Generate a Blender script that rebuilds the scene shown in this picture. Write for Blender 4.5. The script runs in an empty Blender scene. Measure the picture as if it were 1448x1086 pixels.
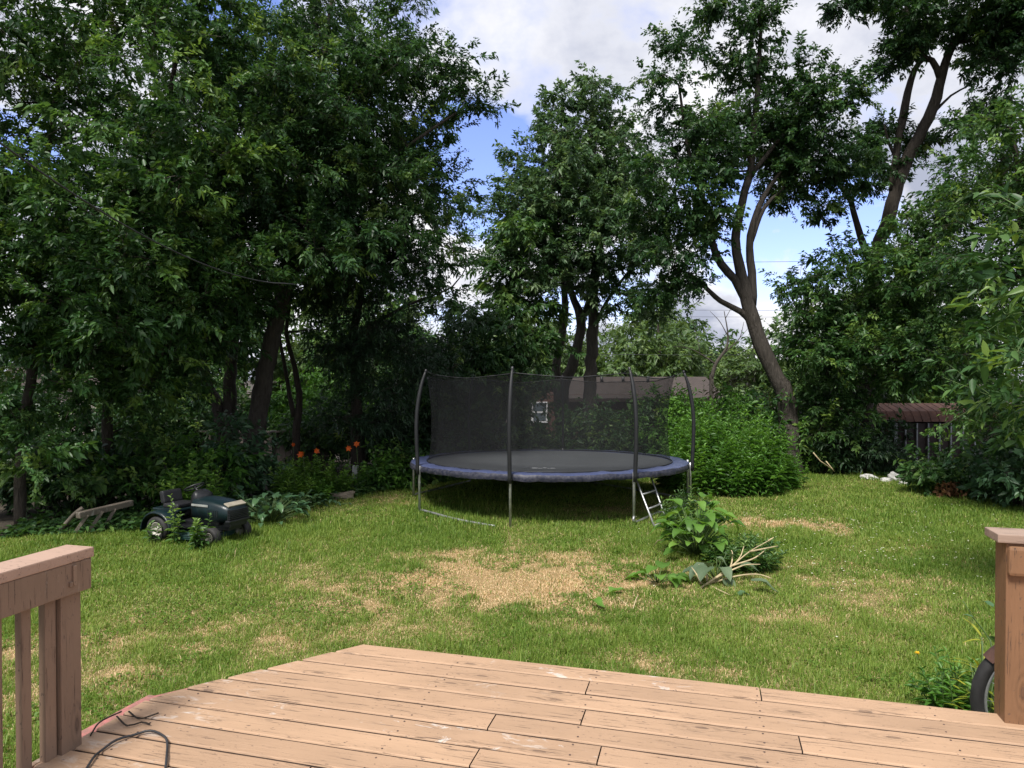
import bpy, bmesh, math, random
import numpy as np
from mathutils import Vector, Matrix
random.seed(7); RNG = np.random.default_rng(7)
R = math.radians
scene = bpy.context.scene
COL = scene.collection
F = 1004.0; PITCH = R(0.74); CAMZ = 2.4
FW, FH = 1448.0, 1086.0

# ------------------------------------------------------------------ placing by sight line
def ray(px, py):
    x = (px - 724) / F; v = (543 - py) / F
    c, s = math.cos(PITCH), math.sin(PITCH)
    return x, c + v * s, -s + v * c
def P(px, py, d):
    x, y, z = ray(px, py); k = d / y
    return np.array((x * k, d, CAMZ + z * k))
def G(px, py):
    x, y, z = ray(px, py); k = -CAMZ / z
    return np.array((x * k, y * k, 0.0))
def terrain(x, y):
    return -np.clip((np.asarray(y, float) - 19.0) * 0.11, 0, 2.2)

# ------------------------------------------------------------------ objects
ORG = {}
def tag(o, label=None, cat=None, group=None, kind=None):
    if label: o['label'] = label
    if cat: o['category'] = cat
    if group: o['group'] = group
    if kind: o['kind'] = kind
    return o
def thing(name, loc, label, cat, group=None):
    o = bpy.data.objects.new(name, None); COL.objects.link(o)
    o.location = Vector(loc); o.empty_display_size = 0.2
    ORG[o.name] = Vector(loc)
    return tag(o, label, cat, group)
def place(name, me, parent=None, loc=None):
    o = bpy.data.objects.new(name, me); COL.objects.link(o)
    if parent is not None:
        o.parent = parent; ORG[o.name] = ORG[parent.name]
    else:
        ORG[o.name] = Vector(loc) if loc is not None else Vector((0, 0, 0))
        o.location = ORG[o.name]
    return o
def raw_mesh(name, V, faces_flat, sizes, mats, smooth=False, var=None, midx=None):
    me = bpy.data.meshes.new(name)
    V = np.asarray(V, np.float32); n = len(V)
    fl = np.asarray(faces_flat, np.int32); sz = np.asarray(sizes, np.int32)
    me.vertices.add(n); me.vertices.foreach_set('co', V.ravel())
    me.loops.add(len(fl)); me.loops.foreach_set('vertex_index', fl)
    me.polygons.add(len(sz))
    st = np.zeros(len(sz), np.int32); st[1:] = np.cumsum(sz)[:-1]
    me.polygons.foreach_set('loop_start', st); me.polygons.foreach_set('loop_total', sz)
    if smooth: me.polygons.foreach_set('use_smooth', np.ones(len(sz), bool))
    for m in (mats if isinstance(mats, (list, tuple)) else [mats]): me.materials.append(m)
    if midx is not None: me.polygons.foreach_set('material_index', np.asarray(midx, np.int32))
    if var is not None:
        a = me.attributes.new('var', 'FLOAT', 'FACE'); a.data.foreach_set('value', np.asarray(var, np.float32))
    me.update(calc_edges=True); me.validate(verbose=False)
    return me
def put(name, V, fl, sz, mat, parent=None, loc=None, **kw):
    org = np.array(ORG[parent.name]) if parent is not None else (np.array(loc) if loc is not None else np.zeros(3))
    me = raw_mesh(name, np.asarray(V, float) - org, fl, sz, mat, **kw)
    return place(name, me, parent, loc)

class MB:
    """collects shapes; build() links them as one mesh object"""
    def __init__(s): s.v = []; s.f = []; s.sm = []; s.r = []
    def add(s, vs, fs, smooth=False, rnd=None):
        b = len(s.v); s.v += [tuple(map(float, v)) for v in vs]
        r = random.random() if rnd is None else rnd
        for f in fs: s.f.append([b + i for i in f]); s.sm.append(smooth); s.r.append(r)
        return s
    def box(s, c, size, rot=None, taper=1.0):
        hx, hy, hz = [k / 2 for k in size]; vs = []
        for z, t in ((-hz, 1), (hz, taper)):
            for x, y in ((-hx, -hy), (hx, -hy), (hx, hy), (-hx, hy)):
                v = Vector((x * t, y * t, z))
                if rot is not None: v = rot @ v
                vs.append(v + Vector(c))
        return s.add(vs, [(3, 2, 1, 0), (4, 5, 6, 7), (0, 1, 5, 4), (1, 2, 6, 5), (2, 3, 7, 6), (3, 0, 4, 7)])
    def beam(s, a, b, w, h, up=(0, 0, 1)):
        a, b = Vector(a), Vector(b); d = (b - a); L = d.length; d.normalize()
        u = Vector(up); x = d.cross(u)
        if x.length < 1e-3: x = d.cross(Vector((0, 1, 0)))
        x.normalize(); z = x.cross(d)
        m = Matrix((x, d, z)).transposed()
        return s.box((a + b) / 2, (w, L, h), m)
    def tube(s, pts, rad, n=8, caps=True, rnd=None):
        pts = [Vector(p) for p in pts]
        if not isinstance(rad, (list, tuple, np.ndarray)): rad = [rad] * len(pts)
        vs, fs = [], []; ref = None
        for i, p in enumerate(pts):
            t = (pts[min(i + 1, len(pts) - 1)] - pts[max(i - 1, 0)])
            t = t.normalized() if t.length > 1e-9 else Vector((0, 0, 1))
            if ref is None:
                ref = t.cross(Vector((0.31, 0.92, 0.23)));
                if ref.length < .1: ref = t.cross(Vector((1, 0, 0)))
            ref = ref - t * ref.dot(t); ref.normalize(); b = t.cross(ref)
            for k in range(n):
                a = 2 * math.pi * k / n
                vs.append(p + (ref * math.cos(a) + b * math.sin(a)) * rad[i])
        for i in range(len(pts) - 1):
            for k in range(n):
                k2 = (k + 1) % n
                fs.append((i * n + k, i * n + k2, (i + 1) * n + k2, (i + 1) * n + k))
        s.add(vs, fs, True, rnd)
        if caps:
            b0 = len(s.v) - len(vs)
            s.f.append([b0 + k for k in range(n)][::-1]); s.sm.append(False); s.r.append(s.r[-1])
            s.f.append([b0 + (len(pts) - 1) * n + k for k in range(n)]); s.sm.append(False); s.r.append(s.r[-1])
        return s
    def ring(s, fn, n, m, closed_u=True, closed_v=True, smooth=True):
        vs = [fn(i, j) for i in range(n) for j in range(m)]; fs = []
        for i in range(n if closed_u else n - 1):
            for j in range(m if closed_v else m - 1):
                i2, j2 = (i + 1) % n, (j + 1) % m
                fs.append((i * m + j, i2 * m + j, i2 * m + j2, i * m + j2))
        return s.add(vs, fs, smooth)
    def lathe(s, c, axis, prof, n=24):
        c = Vector(c); ax = Vector(axis).normalized()
        x = ax.cross(Vector((0, 0, 1)));
        if x.length < .01: x = Vector((1, 0, 0))
        x.normalize(); y = ax.cross(x)
        def fn(i, j):
            a = 2 * math.pi * i / n; r, h = prof[j]
            return c + ax * h + (x * math.cos(a) + y * math.sin(a)) * r
        return s.ring(fn, n, len(prof), True, False)
    def disc(s, c, axis, r, n=24):
        c = Vector(c); ax = Vector(axis).normalized(); x = ax.cross(Vector((0, 0, 1)))
        if x.length < .01: x = Vector((1, 0, 0))
        x.normalize(); y = ax.cross(x)
        vs = [c + (x * math.cos(2 * math.pi * i / n) + y * math.sin(2 * math.pi * i / n)) * r for i in range(n)]
        return s.add(vs, [tuple(range(n))])
    def build(s, name, mat, parent=None, loc=None, bevel=0, local=False, segs=2):
        org = Vector((0, 0, 0))
        if not local:
            org = ORG[parent.name] if parent is not None else (Vector(loc) if loc is not None else org)
        me = bpy.data.meshes.new(name)
        me.from_pydata([tuple(Vector(v) - org) for v in s.v], [], s.f)
        for m in (mat if isinstance(mat, (list, tuple)) else [mat]): me.materials.append(m)
        me.polygons.foreach_set('use_smooth', s.sm)
        a = me.attributes.new('var', 'FLOAT', 'FACE'); a.data.foreach_set('value', s.r)
        bm = bmesh.new(); bm.from_mesh(me)
        bmesh.ops.recalc_face_normals(bm, faces=bm.faces)
        if bevel:
            es = [e for e in bm.edges if len(e.link_faces) == 2 and e.calc_face_angle(0) > R(35)]
            bmesh.ops.bevel(bm, geom=es, offset=bevel, segments=segs, affect='EDGES', profile=.6, clamp_overlap=True)
        bm.to_mesh(me); bm.free(); me.update()
        return place(name, me, parent, loc)

# ------------------------------------------------------------------ materials
def mat(name):
    m = bpy.data.materials.new(name); m.use_nodes = True
    nt = m.node_tree; nt.nodes.clear()
    return m, nt, nt.nodes, nt.links
def N(nt, t, **kw):
    n = nt.nodes.new(t)
    for k, v in kw.items():
        if k.startswith('i_'):
            n.inputs[int(k[2:]) if k[2:].isdigit() else k[2:].replace('_', ' ')].default_value = v
        else: setattr(n, k, v)
    return n
def ramp(nt, stops, fac, interp='LINEAR'):
    n = nt.nodes.new('ShaderNodeValToRGB'); cr = n.color_ramp; cr.interpolation = interp
    while len(cr.elements) < len(stops): cr.elements.new(0.5)
    for e, (p, c) in zip(cr.elements, stops):
        e.position = p; e.color = (*c, 1) if len(c) == 3 else c
    if fac is not None: nt.links.new(fac, n.inputs[0])
    return n.outputs[0]
def math_(nt, op, a, b=None, c=None, clamp=False):
    n = nt.nodes.new('ShaderNodeMath'); n.operation = op; n.use_clamp = clamp
    for i, v in enumerate((a, b, c)):
        if v is None: continue
        if isinstance(v, (int, float)): n.inputs[i].default_value = v
        else: nt.links.new(v, n.inputs[i])
    return n.outputs[0]
def mixc(nt, fac, a, b, mode='MIX'):
    n = nt.nodes.new('ShaderNodeMix'); n.data_type = 'RGBA'; n.blend_type = mode; n.clamp_factor = True
    for i, v in ((0, fac), (6, a), (7, b)):
        if isinstance(v, (int, float)): n.inputs[i].default_value = v
        elif isinstance(v, tuple): n.inputs[i].default_value = (*v[:3], 1)
        else: nt.links.new(v, n.inputs[i])
    return n.outputs[2]
def noise(nt, scale, detail=4, rough=.55, vec=None, dist=0.0):
    n = nt.nodes.new('ShaderNodeTexNoise'); n.inputs['Scale'].default_value = scale
    n.inputs['Detail'].default_value = detail; n.inputs['Roughness'].default_value = rough
    n.inputs['Distortion'].default_value = dist
    if vec is not None: nt.links.new(vec, n.inputs['Vector'])
    return n.outputs['Fac']
def objco(nt, scale=(1, 1, 1), loc=(0, 0, 0)):
    t = nt.nodes.new('ShaderNodeTexCoord'); m = nt.nodes.new('ShaderNodeMapping')
    m.inputs['Scale'].default_value = scale; m.inputs['Location'].default_value = loc
    nt.links.new(t.outputs['Object'], m.inputs['Vector']); return m.outputs[0]
def bump(nt, h, strength=.5, dist=.01):
    b = nt.nodes.new('ShaderNodeBump'); b.inputs['Strength'].default_value = strength
    b.inputs['Distance'].default_value = dist; nt.links.new(h, b.inputs['Height']); return b.outputs[0]
def finish(nt, color, rough=.6, metal=0., normal=None, spec=.5, coat=0.):
    b = nt.nodes.new('ShaderNodeBsdfPrincipled'); o = nt.nodes.new('ShaderNodeOutputMaterial')
    for k, v in (('Base Color', color), ('Roughness', rough), ('Metallic', metal), ('Specular IOR Level', spec), ('Coat Weight', coat)):
        if isinstance(v, tuple): b.inputs[k].default_value = (*v[:3], 1)
        elif isinstance(v, (int, float)): b.inputs[k].default_value = v
        else: nt.links.new(v, b.inputs[k])
    if normal is not None: nt.links.new(normal, b.inputs['Normal'])
    nt.links.new(b.outputs[0], o.inputs[0]); return b, o
def simple(name, col, rough=.6, metal=0., var=.25, scale=8., bmp=.15, spec=.5, dark=None):
    """a colour broken up by noise, dirt and a little bump"""
    m, nt, n, l = mat(name); co = objco(nt)
    f = noise(nt, scale, 6, .6, co)
    lo = dark if dark else tuple(c * (1 - var) for c in col); hi = tuple(min(1, c * (1 + var)) for c in col)
    c = ramp(nt, [(.3, lo), (.7, hi)], f)
    f2 = noise(nt, scale * 9, 4, .6, co)
    finish(nt, c, math_(nt, 'MULTIPLY_ADD', f2, .3, rough - .15), metal, bump(nt, f2, bmp, .004), spec); return m
def leafmat(name, stops, trans=.35, rough=.42, spec=.35):
    m, nt, n, l = mat(name)
    a = N(nt, 'ShaderNodeAttribute', attribute_name='var')
    c = ramp(nt, stops, a.outputs['Fac'])
    b, o = finish(nt, c, rough, 0, None, spec)
    t = n.new('ShaderNodeBsdfTranslucent')
    l.new(mixc(nt, .6, c, mixc(nt, 1.0, c, (1.6, 1.5, .5), 'MULTIPLY')), t.inputs[0])
    mx = n.new('ShaderNodeMixShader'); mx.inputs[0].default_value = trans
    l.new(b.outputs[0], mx.inputs[1]); l.new(t.outputs[0], mx.inputs[2]); l.new(mx.outputs[0], o.inputs[0])
    return m
QUAL = 1.0
M = {}
# leaves: dark old leaf -> mid -> young leaf
M['leaf_dark']   = leafmat('dark_green_leaf',  [(0, (.016, .045, .018)), (.45, (.037, .094, .032)), (.75, (.080, .160, .046)), (1, (.18, .275, .07))])
M['leaf_maple']  = leafmat('maple_leaf',       [(0, (.020, .058, .019)), (.45, (.049, .118, .033)), (.75, (.10, .19, .048)), (1, (.20, .31, .07))])
M['leaf_silver'] = leafmat('silver_green_leaf',[(0, (.026, .062, .028)), (.45, (.064, .130, .056)), (.75, (.115, .195, .085)), (1, (.19, .28, .13))])
M['leaf_bright'] = leafmat('bright_green_leaf',[(0, (0.033, 0.094, 0.018)), (.5, (0.072, 0.182, 0.029)), (1, (0.143, 0.297, 0.044))])
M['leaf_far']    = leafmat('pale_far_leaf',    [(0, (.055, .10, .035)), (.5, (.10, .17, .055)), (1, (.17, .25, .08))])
M['leaf_conifer']= leafmat('conifer_needles',  [(0, (0.014, 0.036, 0.017)), (.6, (0.031, 0.070, 0.029)), (1, (0.063, 0.119, 0.045))], .12)
M['leaf_brown']  = leafmat('brownish_foliage', [(0, (0.036, 0.041, 0.022)), (.5, (0.070, 0.074, 0.036)), (1, (0.108, 0.120, 0.054))], .2)
M['leaf_hosta']  = leafmat('broad_blue_green_leaf', [(0, (0.034, 0.084, 0.041)), (.6, (0.066, 0.138, 0.062)), (1, (0.114, 0.204, 0.072))], .2, .38)
M['leaf_bur']    = leafmat('burdock_leaf',     [(0, (.055, .13, .024)), (.6, (.12, .25, .04)), (1, (.22, .36, .07))], .35, .45)
M['leaf_under']  = leafmat('pale_leaf_underside', [(0, (.07, .115, .06)), (1, (.15, .21, .12))], .3, .6)
M['leaf_yellow'] = leafmat('yellow_green_leaf',[(0, (.10, .15, .02)), (.6, (.24, .28, .03)), (1, (.42, .40, .05))], .35)
M['leaf_dead']   = leafmat('dead_brown_leaf',  [(0, (.10, .045, .02)), (1, (.30, .15, .07))], .2, .7)
M['grass']      = leafmat('grass_blade', [(0, (.062, .138, .017)), (.30, (.140, .232, .034)), (.58, (.265, .34, .070)), (.70, (.36, .32, .14)), (.85, (.56, .41, .23)), (1, (.74, .56, .35))], .30, .5, .25)
M['orange']      = leafmat('orange_petal',     [(0, (.55, .085, .012)), (1, (.8, .16, .02))], .3)
M['white_petal'] = leafmat('white_petal',      [(0, (.7, .7, .6)), (1, (.85, .85, .8))], .3)
M['yellow_petal']= leafmat('yellow_petal',     [(0, (.8, .5, .02)), (1, (.9, .65, .05))], .3)
def bark(name, a, b):
    m, nt, n, l = mat(name)
    co = objco(nt, (14, 14, 2.2)); f = noise(nt, 1.6, 8, .65, co, .6)
    f2 = noise(nt, 2.0, 4, .6, objco(nt))
    c = mixc(nt, math_(nt, 'MULTIPLY', f2, .7), ramp(nt, [(.3, a), (.7, b)], f), tuple(k * .6 for k in b))
    finish(nt, c, .9, 0, bump(nt, f, 1.0, .07), .2); return m
M['bark'] = bark('grey_brown_bark', (.030, .026, .023), (.115, .10, .085))
M['bark_dark'] = bark('dark_bark', (.026, .022, .018), (.10, .084, .068))
M['bark_light'] = bark('light_bark', (.045, .040, .034), (.15, .132, .11))
M['stem_green'] = simple('green_stem', (.07, .12, .03), .6)
M['stem_dry'] = simple('dry_stem', (.42, .34, .20), .8, var=.3, scale=20)
# painted deck wood
def deckwood(name, base, worn, gain=1.0, edgewear=0.0, rail=False):
    m, nt, n, l = mat(name)
    at = N(nt, 'ShaderNodeAttribute', attribute_name='var')
    tc = n.new('ShaderNodeTexCoord'); cmb = n.new('ShaderNodeCombineXYZ')
    l.new(math_(nt, 'MULTIPLY', at.outputs['Fac'], 37.0), cmb.inputs[0]); l.new(math_(nt, 'MULTIPLY', at.outputs['Fac'], 91.0), cmb.inputs[2])
    va = n.new('ShaderNodeVectorMath'); va.operation = 'ADD'; l.new(tc.outputs['Object'], va.inputs[0]); l.new(cmb.outputs[0], va.inputs[1])
    def mp(sc):
        k = n.new('ShaderNodeMapping'); k.inputs['Scale'].default_value = sc; l.new(va.outputs[0], k.inputs['Vector']); return k.outputs[0]
    along = (1, 13, 13) if not rail else (13, 13, 1)
    al2 = (2.2, 60, 60) if not rail else (60, 60, 2.2)
    warp = noise(nt, 2.2, 3, .5, mp((1, 1.6, 1)))
    g0 = noise(nt, 2.4, 7, .62, mp(along), 1.1)
    fine = noise(nt, 2.0, 5, .7, mp(al2), .3)
    if rail:
        sw = n.new('ShaderNodeSeparateXYZ'); l.new(va.outputs[0], sw.inputs[0]); cw = n.new('ShaderNodeCombineXYZ')
        l.new(math_(nt, 'MULTIPLY', sw.outputs[2], 1.5), cw.inputs[0]); l.new(math_(nt, 'MULTIPLY', math_(nt, 'ADD', sw.outputs[0], sw.outputs[1]), 5.0), cw.inputs[1]); mp2 = cw.outputs[0]
    # knots: rings round voronoi cells
    vo = n.new('ShaderNodeTexVoronoi'); vo.voronoi_dimensions = '2D'; vo.inputs['Scale'].default_value = 1.0; l.new(mp((1.5, 5.5, 3)) if not rail else mp2, vo.inputs['Vector'])
    dk = vo.outputs['Distance']
    rings = math_(nt, 'SINE', math_(nt, 'MULTIPLY_ADD', g0, 9.0, math_(nt, 'MULTIPLY', dk, 75.0)))
    sel = n.new('ShaderNodeSeparateColor'); l.new(vo.outputs['Color'], sel.inputs[0])
    gate = math_(nt, 'GREATER_THAN', sel.outputs[0], .66)
    near = math_(nt, 'MULTIPLY', math_(nt, 'SUBTRACT', 1.0, math_(nt, 'MULTIPLY', dk, 3.8), clamp=True), gate)
    knot = math_(nt, 'MULTIPLY', math_(nt, 'MULTIPLY_ADD', rings, .5, .5), near)
    pit = math_(nt, 'MULTIPLY', math_(nt, 'LESS_THAN', dk, .045), gate)
    blot = noise(nt, 1.3, 5, .6, mp((1, 1.3, 1)))
    col = ramp(nt, [(.25, tuple(c * .80 for c in base)), (.75, tuple(min(1, c * 1.10) for c in base))], blot)
    tone = ramp(nt, [(0, (.88, .86, .85)), (1, (1.07, 1.05, 1.03))], at.outputs['Fac'])
    col = mixc(nt, 1.0, col, tone, 'MULTIPLY')
    col = mixc(nt, math_(nt, 'MULTIPLY', ramp(nt, [(.50, (0, 0, 0)), (.74, (1, 1, 1))], g0), .30), col, tuple(c * .55 for c in base))
    col = mixc(nt, math_(nt, 'MULTIPLY', knot, .6), col, tuple(c * .42 for c in base))
    # cracks in the paint along the grain
    cr = math_(nt, 'MULTIPLY', ramp(nt, [(.585, (0, 0, 0)), (.63, (1, 1, 1))], fine), ramp(nt, [(.50, (0, 0, 0)), (.56, (1, 1, 1))], g0))
    col = mixc(nt, math_(nt, 'MULTIPLY', cr, .8), col, (.07, .045, .035))
    pn = noise(nt, 5.5, 6, .7, mp((1, 2.4, 1)), .8)
    pe = noise(nt, .55, 2, .5, mp((1, 1, 1)))
    pz = math_(nt, 'MULTIPLY', ramp(nt, [(.58, (0, 0, 0)), (.63, (1, 1, 1))], pn), ramp(nt, [(.56, (0, 0, 0)), (.64, (1, 1, 1))], pe))
    if edgewear:
        # bare, whitish worn boards at the left corner: a stain with a place of its own
        sx = n.new('ShaderNodeSeparateXYZ'); l.new(tc.outputs['Object'], sx.inputs[0])
        w = math_(nt, 'SUBTRACT', 1.0, math_(nt, 'MULTIPLY', math_(nt, 'ABSOLUTE', math_(nt, 'ADD', sx.outputs[0], .45)), 3.6), clamp=True)
        w = math_(nt, 'MULTIPLY', w, ramp(nt, [(.54, (0, 0, 0)), (.66, (1, 1, 1))], pn))
        pz = math_(nt, 'MAXIMUM', pz, w)
    col = mixc(nt, math_(nt, 'MULTIPLY', pz, .72), col, worn)
    sp = noise(nt, 34, 3, .6, mp((1, 2, 1))); col = mixc(nt, math_(nt, 'MULTIPLY', ramp(nt, [(.66, (0, 0, 0)), (.69, (1, 1, 1))], sp), .7), col, (.08, .055, .045))
    col = mixc(nt, math_(nt, 'MULTIPLY', pit, .45), col, (.05, .03, .025))
    h = math_(nt, 'SUBTRACT', math_(nt, 'MULTIPLY', fine, .5), math_(nt, 'ADD', math_(nt, 'MULTIPLY', cr, 1.2), math_(nt, 'MULTIPLY', knot, .5)))
    h = math_(nt, 'ADD', h, math_(nt, 'MULTIPLY', g0, .7))
    finish(nt, col, math_(nt, 'MULTIPLY_ADD', fine, .3, .48), 0, bump(nt, h, .55, .006), .4); return m
M['deck'] = deckwood('tan_painted_boards', (.43, .285, .183), (.58, .55, .51), edgewear=1)
M['nail'] = simple('rusty_nail_head', (.09, .06, .05), .7, .3, var=.4, scale=20)
M['board_edge'] = simple('gap_shade_board_edge', (.075, .048, .036), .9, var=.4, scale=10)  # bare board sides, coloured dark to paint shade into the gaps
M['rail'] = deckwood('brown_painted_rail', (.225, .155, .112), (.34, .28, .23), rail=True)
M['railcap'] = deckwood('tan_painted_cap', (.42, .29, .225), (.6, .52, .46))
M['post_brown'] = deckwood('warm_brown_post', (.25, .135, .070), (.36, .25, .17), rail=True)
M['postcap'] = deckwood('greyed_wood_cap', (.36, .265, .21), (.5, .45, .4))
M['redpaint'] = simple('faded_red_paint', (.36, .12, .11), .8, var=.4, scale=30, bmp=.6, dark=(.21, .13, .10))
M['soil'] = simple('dark_soil', (.050, .040, .028), .95, var=.5, scale=5, bmp=.8)
M['rubber'] = simple('black_rubber', (.022, .021, .021), .75, var=.4, scale=12)
M['cable'] = simple('black_cable', (.022, .023, .026), .5, var=.3)
M['steel'] = simple('galvanised_steel', (.46, .47, .47), .42, .75, var=.25, scale=16)
M['foam'] = simple('black_foam_sleeve', (.011, .012, .014), .55, var=.3, scale=10, bmp=.3)
M['rusty'] = simple('rusty_metal', (.075, .036, .026), .9, .05, var=.5, scale=6, bmp=.5, dark=(.05, .024, .018))
M['stone_white'] = simple('pale_stone', (.55, .54, .52), .85, var=.25, scale=7, bmp=.8)
M['stone_tan'] = simple('tan_block', (.20, .165, .125), .9, var=.35, scale=7, bmp=.8)
M['timber'] = deckwood('weathered_timber', (.17, .145, .115), (.34, .32, .29))
M['fence'] = deckwood('grey_fence_wood', (.15, .13, .115), (.25, .23, .21), rail=True)
M['white_post'] = simple('whitewashed_post', (.48, .49, .47), .8, var=.25, scale=10, bmp=.4)
M['concrete'] = simple('pale_stucco', (.46, .40, .37), .9, var=.15, scale=4)
# trampoline
def fabric(name, c, dusty, rough):
    m, nt, n, l = mat(name); co = objco(nt)
    w = n.new('ShaderNodeTexChecker'); w.inputs['Scale'].default_value = 160; l.new(co, w.inputs[0])
    f = noise(nt, 2.2, 6, .6, co); f2 = noise(nt, 22, 5, .7, co)
    col = mixc(nt, math_(nt, 'MULTIPLY', ramp(nt, [(.4, (0, 0, 0)), (.7, (1, 1, 1))], f2), .5), ramp(nt, [(.3, tuple(k * .8 for k in c)), (.7, c)], f), dusty)
    finish(nt, col, rough, 0, bump(nt, f2, .3, .01), .3); return m
M['matfab'] = fabric('woven_jump_mat', (.064, .070, .076), (.085, .09, .094), .7)
M['pad'] = fabric('blue_vinyl_pad', (.048, .064, .145), (.11, .12, .19), .38)
M['padside'] = fabric('pad_skirt', (.018, .021, .040), (.13, .125, .14), .5)
def netmat():
    m, nt, n, l = mat('black_mesh_net')
    b, o = finish(nt, (.022, .023, .025), .8, 0, None, .1)
    t = n.new('ShaderNodeBsdfTransparent'); mx = n.new('ShaderNodeMixShader')
    # fine weave: thread share changes a little with the stretch of the cloth
    f = noise(nt, 1.4, 3, .5, objco(nt, (1, 1, 2.5)))
    l.new(math_(nt, 'MULTIPLY_ADD', f, .16, .31), mx.inputs[0])
    l.new(t.outputs[0], mx.inputs[1]); l.new(b.outputs[0], mx.inputs[2]); l.new(mx.outputs[0], o.inputs[0]); return m
M['net'] = netmat()
M['logo'] = simple('worn_white_print', (.33, .34, .35), .7)
# mower
M['mow_green'] = simple('dark_green_paint', (.0035, .013, .016), .38, .0, var=.35, scale=5, bmp=.06)
M['mow_teal'] = simple('teal_green_paint', (.010, .042, .036), .5, var=.3, scale=6)
M['mow_black'] = simple('black_plastic', (.012, .013, .015), .45, var=.3)
M['mow_cream'] = simple('cream_wheel_paint', (.40, .385, .33), .5, var=.25, scale=14)
M['mow_silver'] = simple('silver_trim', (.36, .37, .35), .45, .3, var=.2)
M['lens'] = simple('clouded_lens', (.30, .27, .21), .4, var=.2)
M['seat'] = simple('black_vinyl', (.014, .014, .017), .5, var=.3, bmp=.3)
# buildings
def shingles():
    m, nt, n, l = mat('brown_shingles'); co = objco(nt)
    br = n.new('ShaderNodeTexBrick'); l.new(co, br.inputs[0]); br.inputs['Scale'].default_value = 4
    br.inputs['Color1'].default_value = (.075, .060, .054, 1); br.inputs['Color2'].default_value = (.045, .038, .036, 1); br.inputs['Mortar'].default_value = (.06, .05, .045, 1)
    f = noise(nt, 3, 6, .6, co)
    finish(nt, mixc(nt, math_(nt, 'MULTIPLY', f, .5), br.outputs[0], (.085, .070, .064)), .95, 0, bump(nt, br.outputs['Fac'], .5, .02), .2); return m
M['shingle'] = shingles()
def brick():
    m, nt, n, l = mat('red_brown_brick')
    co = objco(nt, (1, 1, 1)); sw = n.new('ShaderNodeSeparateXYZ'); cb = n.new('ShaderNodeCombineXYZ'); l.new(co, sw.inputs[0])
    l.new(sw.outputs[0], cb.inputs[0]); l.new(sw.outputs[2], cb.inputs[1])
    br = n.new('ShaderNodeTexBrick'); l.new(cb.outputs[0], br.inputs[0]); br.inputs['Scale'].default_value = 4.5
    br.inputs['Color1'].default_value = (.11, .05, .038, 1); br.inputs['Color2'].default_value = (.075, .038, .03, 1); br.inputs['Mortar'].default_value = (.12, .105, .095, 1)
    finish(nt, br.outputs[0], .9, 0, bump(nt, br.outputs['Fac'], .4, .01), .2); return m
M['brick'] = brick()
M['white_paint'] = simple('white_paint', (.78, .79, .80), .5, var=.08)
M['glass'] = simple('window_glass', (.10, .13, .15), .12, var=.2, bmp=0, spec=.8)
M['shed_wall'] = simple('dark_brown_siding', (.028, .017, .015), .7, var=.4, scale=4)
M['shed_rib'] = simple('grey_metal_rib', (.27, .29, .31), .55, .2, var=.25)
# lawn base
def lawnmat():
    m, nt, n, l = mat('lawn_turf'); co = objco(nt)
    a = N(nt, 'ShaderNodeAttribute', attribute_name='dry')
    f = noise(nt, 9, 7, .7, co); f2 = noise(nt, 70, 4, .7, co)
    g = ramp(nt, [(.25, (.055, .085, .020)), (.75, (.12, .16, .04))], f)
    d = ramp(nt, [(.25, (.20, .135, .065)), (.75, (.46, .33, .17))], f2)
    finish(nt, mixc(nt, a.outputs['Fac'], g, d), .95, 0, bump(nt, f2, .8, .03), .1); return m
M['lawn'] = lawnmat()
# ------------------------------------------------------------------ foliage
def unit(a): return a / np.maximum(np.linalg.norm(a, axis=-1, keepdims=True), 1e-9)
def leaves_mesh(pos, d, nrm, L, W, droop=.15, six=False):
    """kite or six-sided folded leaves; returns verts, loops, sizes"""
    n = len(pos); d = unit(d); s = unit(np.cross(d, nrm)); nn = unit(np.cross(s, d))
    L = np.asarray(L).reshape(-1, 1) * np.ones((n, 1)); W = np.asarray(W).reshape(-1, 1) * np.ones((n, 1))
    dn = np.array((0, 0, -1.0))
    tip = pos + d * L + dn * L * droop
    if not six:
        mid = pos + d * L * .42
        V = np.stack([pos, mid + s * W * .5 + nn * W * .18, tip, mid - s * W * .5 + nn * W * .18], 1).reshape(-1, 3)
        b = (np.arange(n) * 4)[:, None]
        fl = np.concatenate([b + np.array([0, 1, 2]), b + np.array([0, 2, 3])], 1).ravel()
        return V, fl, np.full(2 * n, 3), 2
    m1 = pos + d * L * .28; m2 = pos + d * L * .62 + dn * L * droop * .3
    V = np.stack([pos, m1 + s * W * .5 + nn * W * .15, m2 + s * W * .40 + nn * W * .12, tip, m2 - s * W * .40 + nn * W * .12, m1 - s * W * .5 + nn * W * .15], 1).reshape(-1, 3)
    b = (np.arange(n) * 6)[:, None]
    fl = np.concatenate([b + np.array([0, 1, 2, 3]), b + np.array([0, 3, 4, 5])], 1).ravel()
    return V, fl, np.full(2 * n, 4), 2
def twig_mesh(A, B, ra, rb):
    """three-sided twigs from A to B"""
    n = len(A); d = unit(B - A); x = unit(np.cross(d, np.array((.3, .5, .8)))); y = np.cross(d, x)
    ra = np.asarray(ra).reshape(-1, 1) * np.ones((n, 1)); rb = np.asarray(rb).reshape(-1, 1) * np.ones((n, 1)); vs = []
    for P0, r in ((A, ra), (B, rb)):
        for k in range(3):
            a = 2 * math.pi * k / 3; vs.append(P0 + (x * math.cos(a) + y * math.sin(a)) * r)
    V = np.stack(vs, 1).reshape(-1, 3); b = (np.arange(n) * 6)[:, None]
    fl = np.concatenate([b + np.array(q) for q in ([0, 1, 4, 3], [1, 2, 5, 4], [2, 0, 3, 5])], 1).ravel()
    return V, fl, np.full(3 * n, 4)
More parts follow.
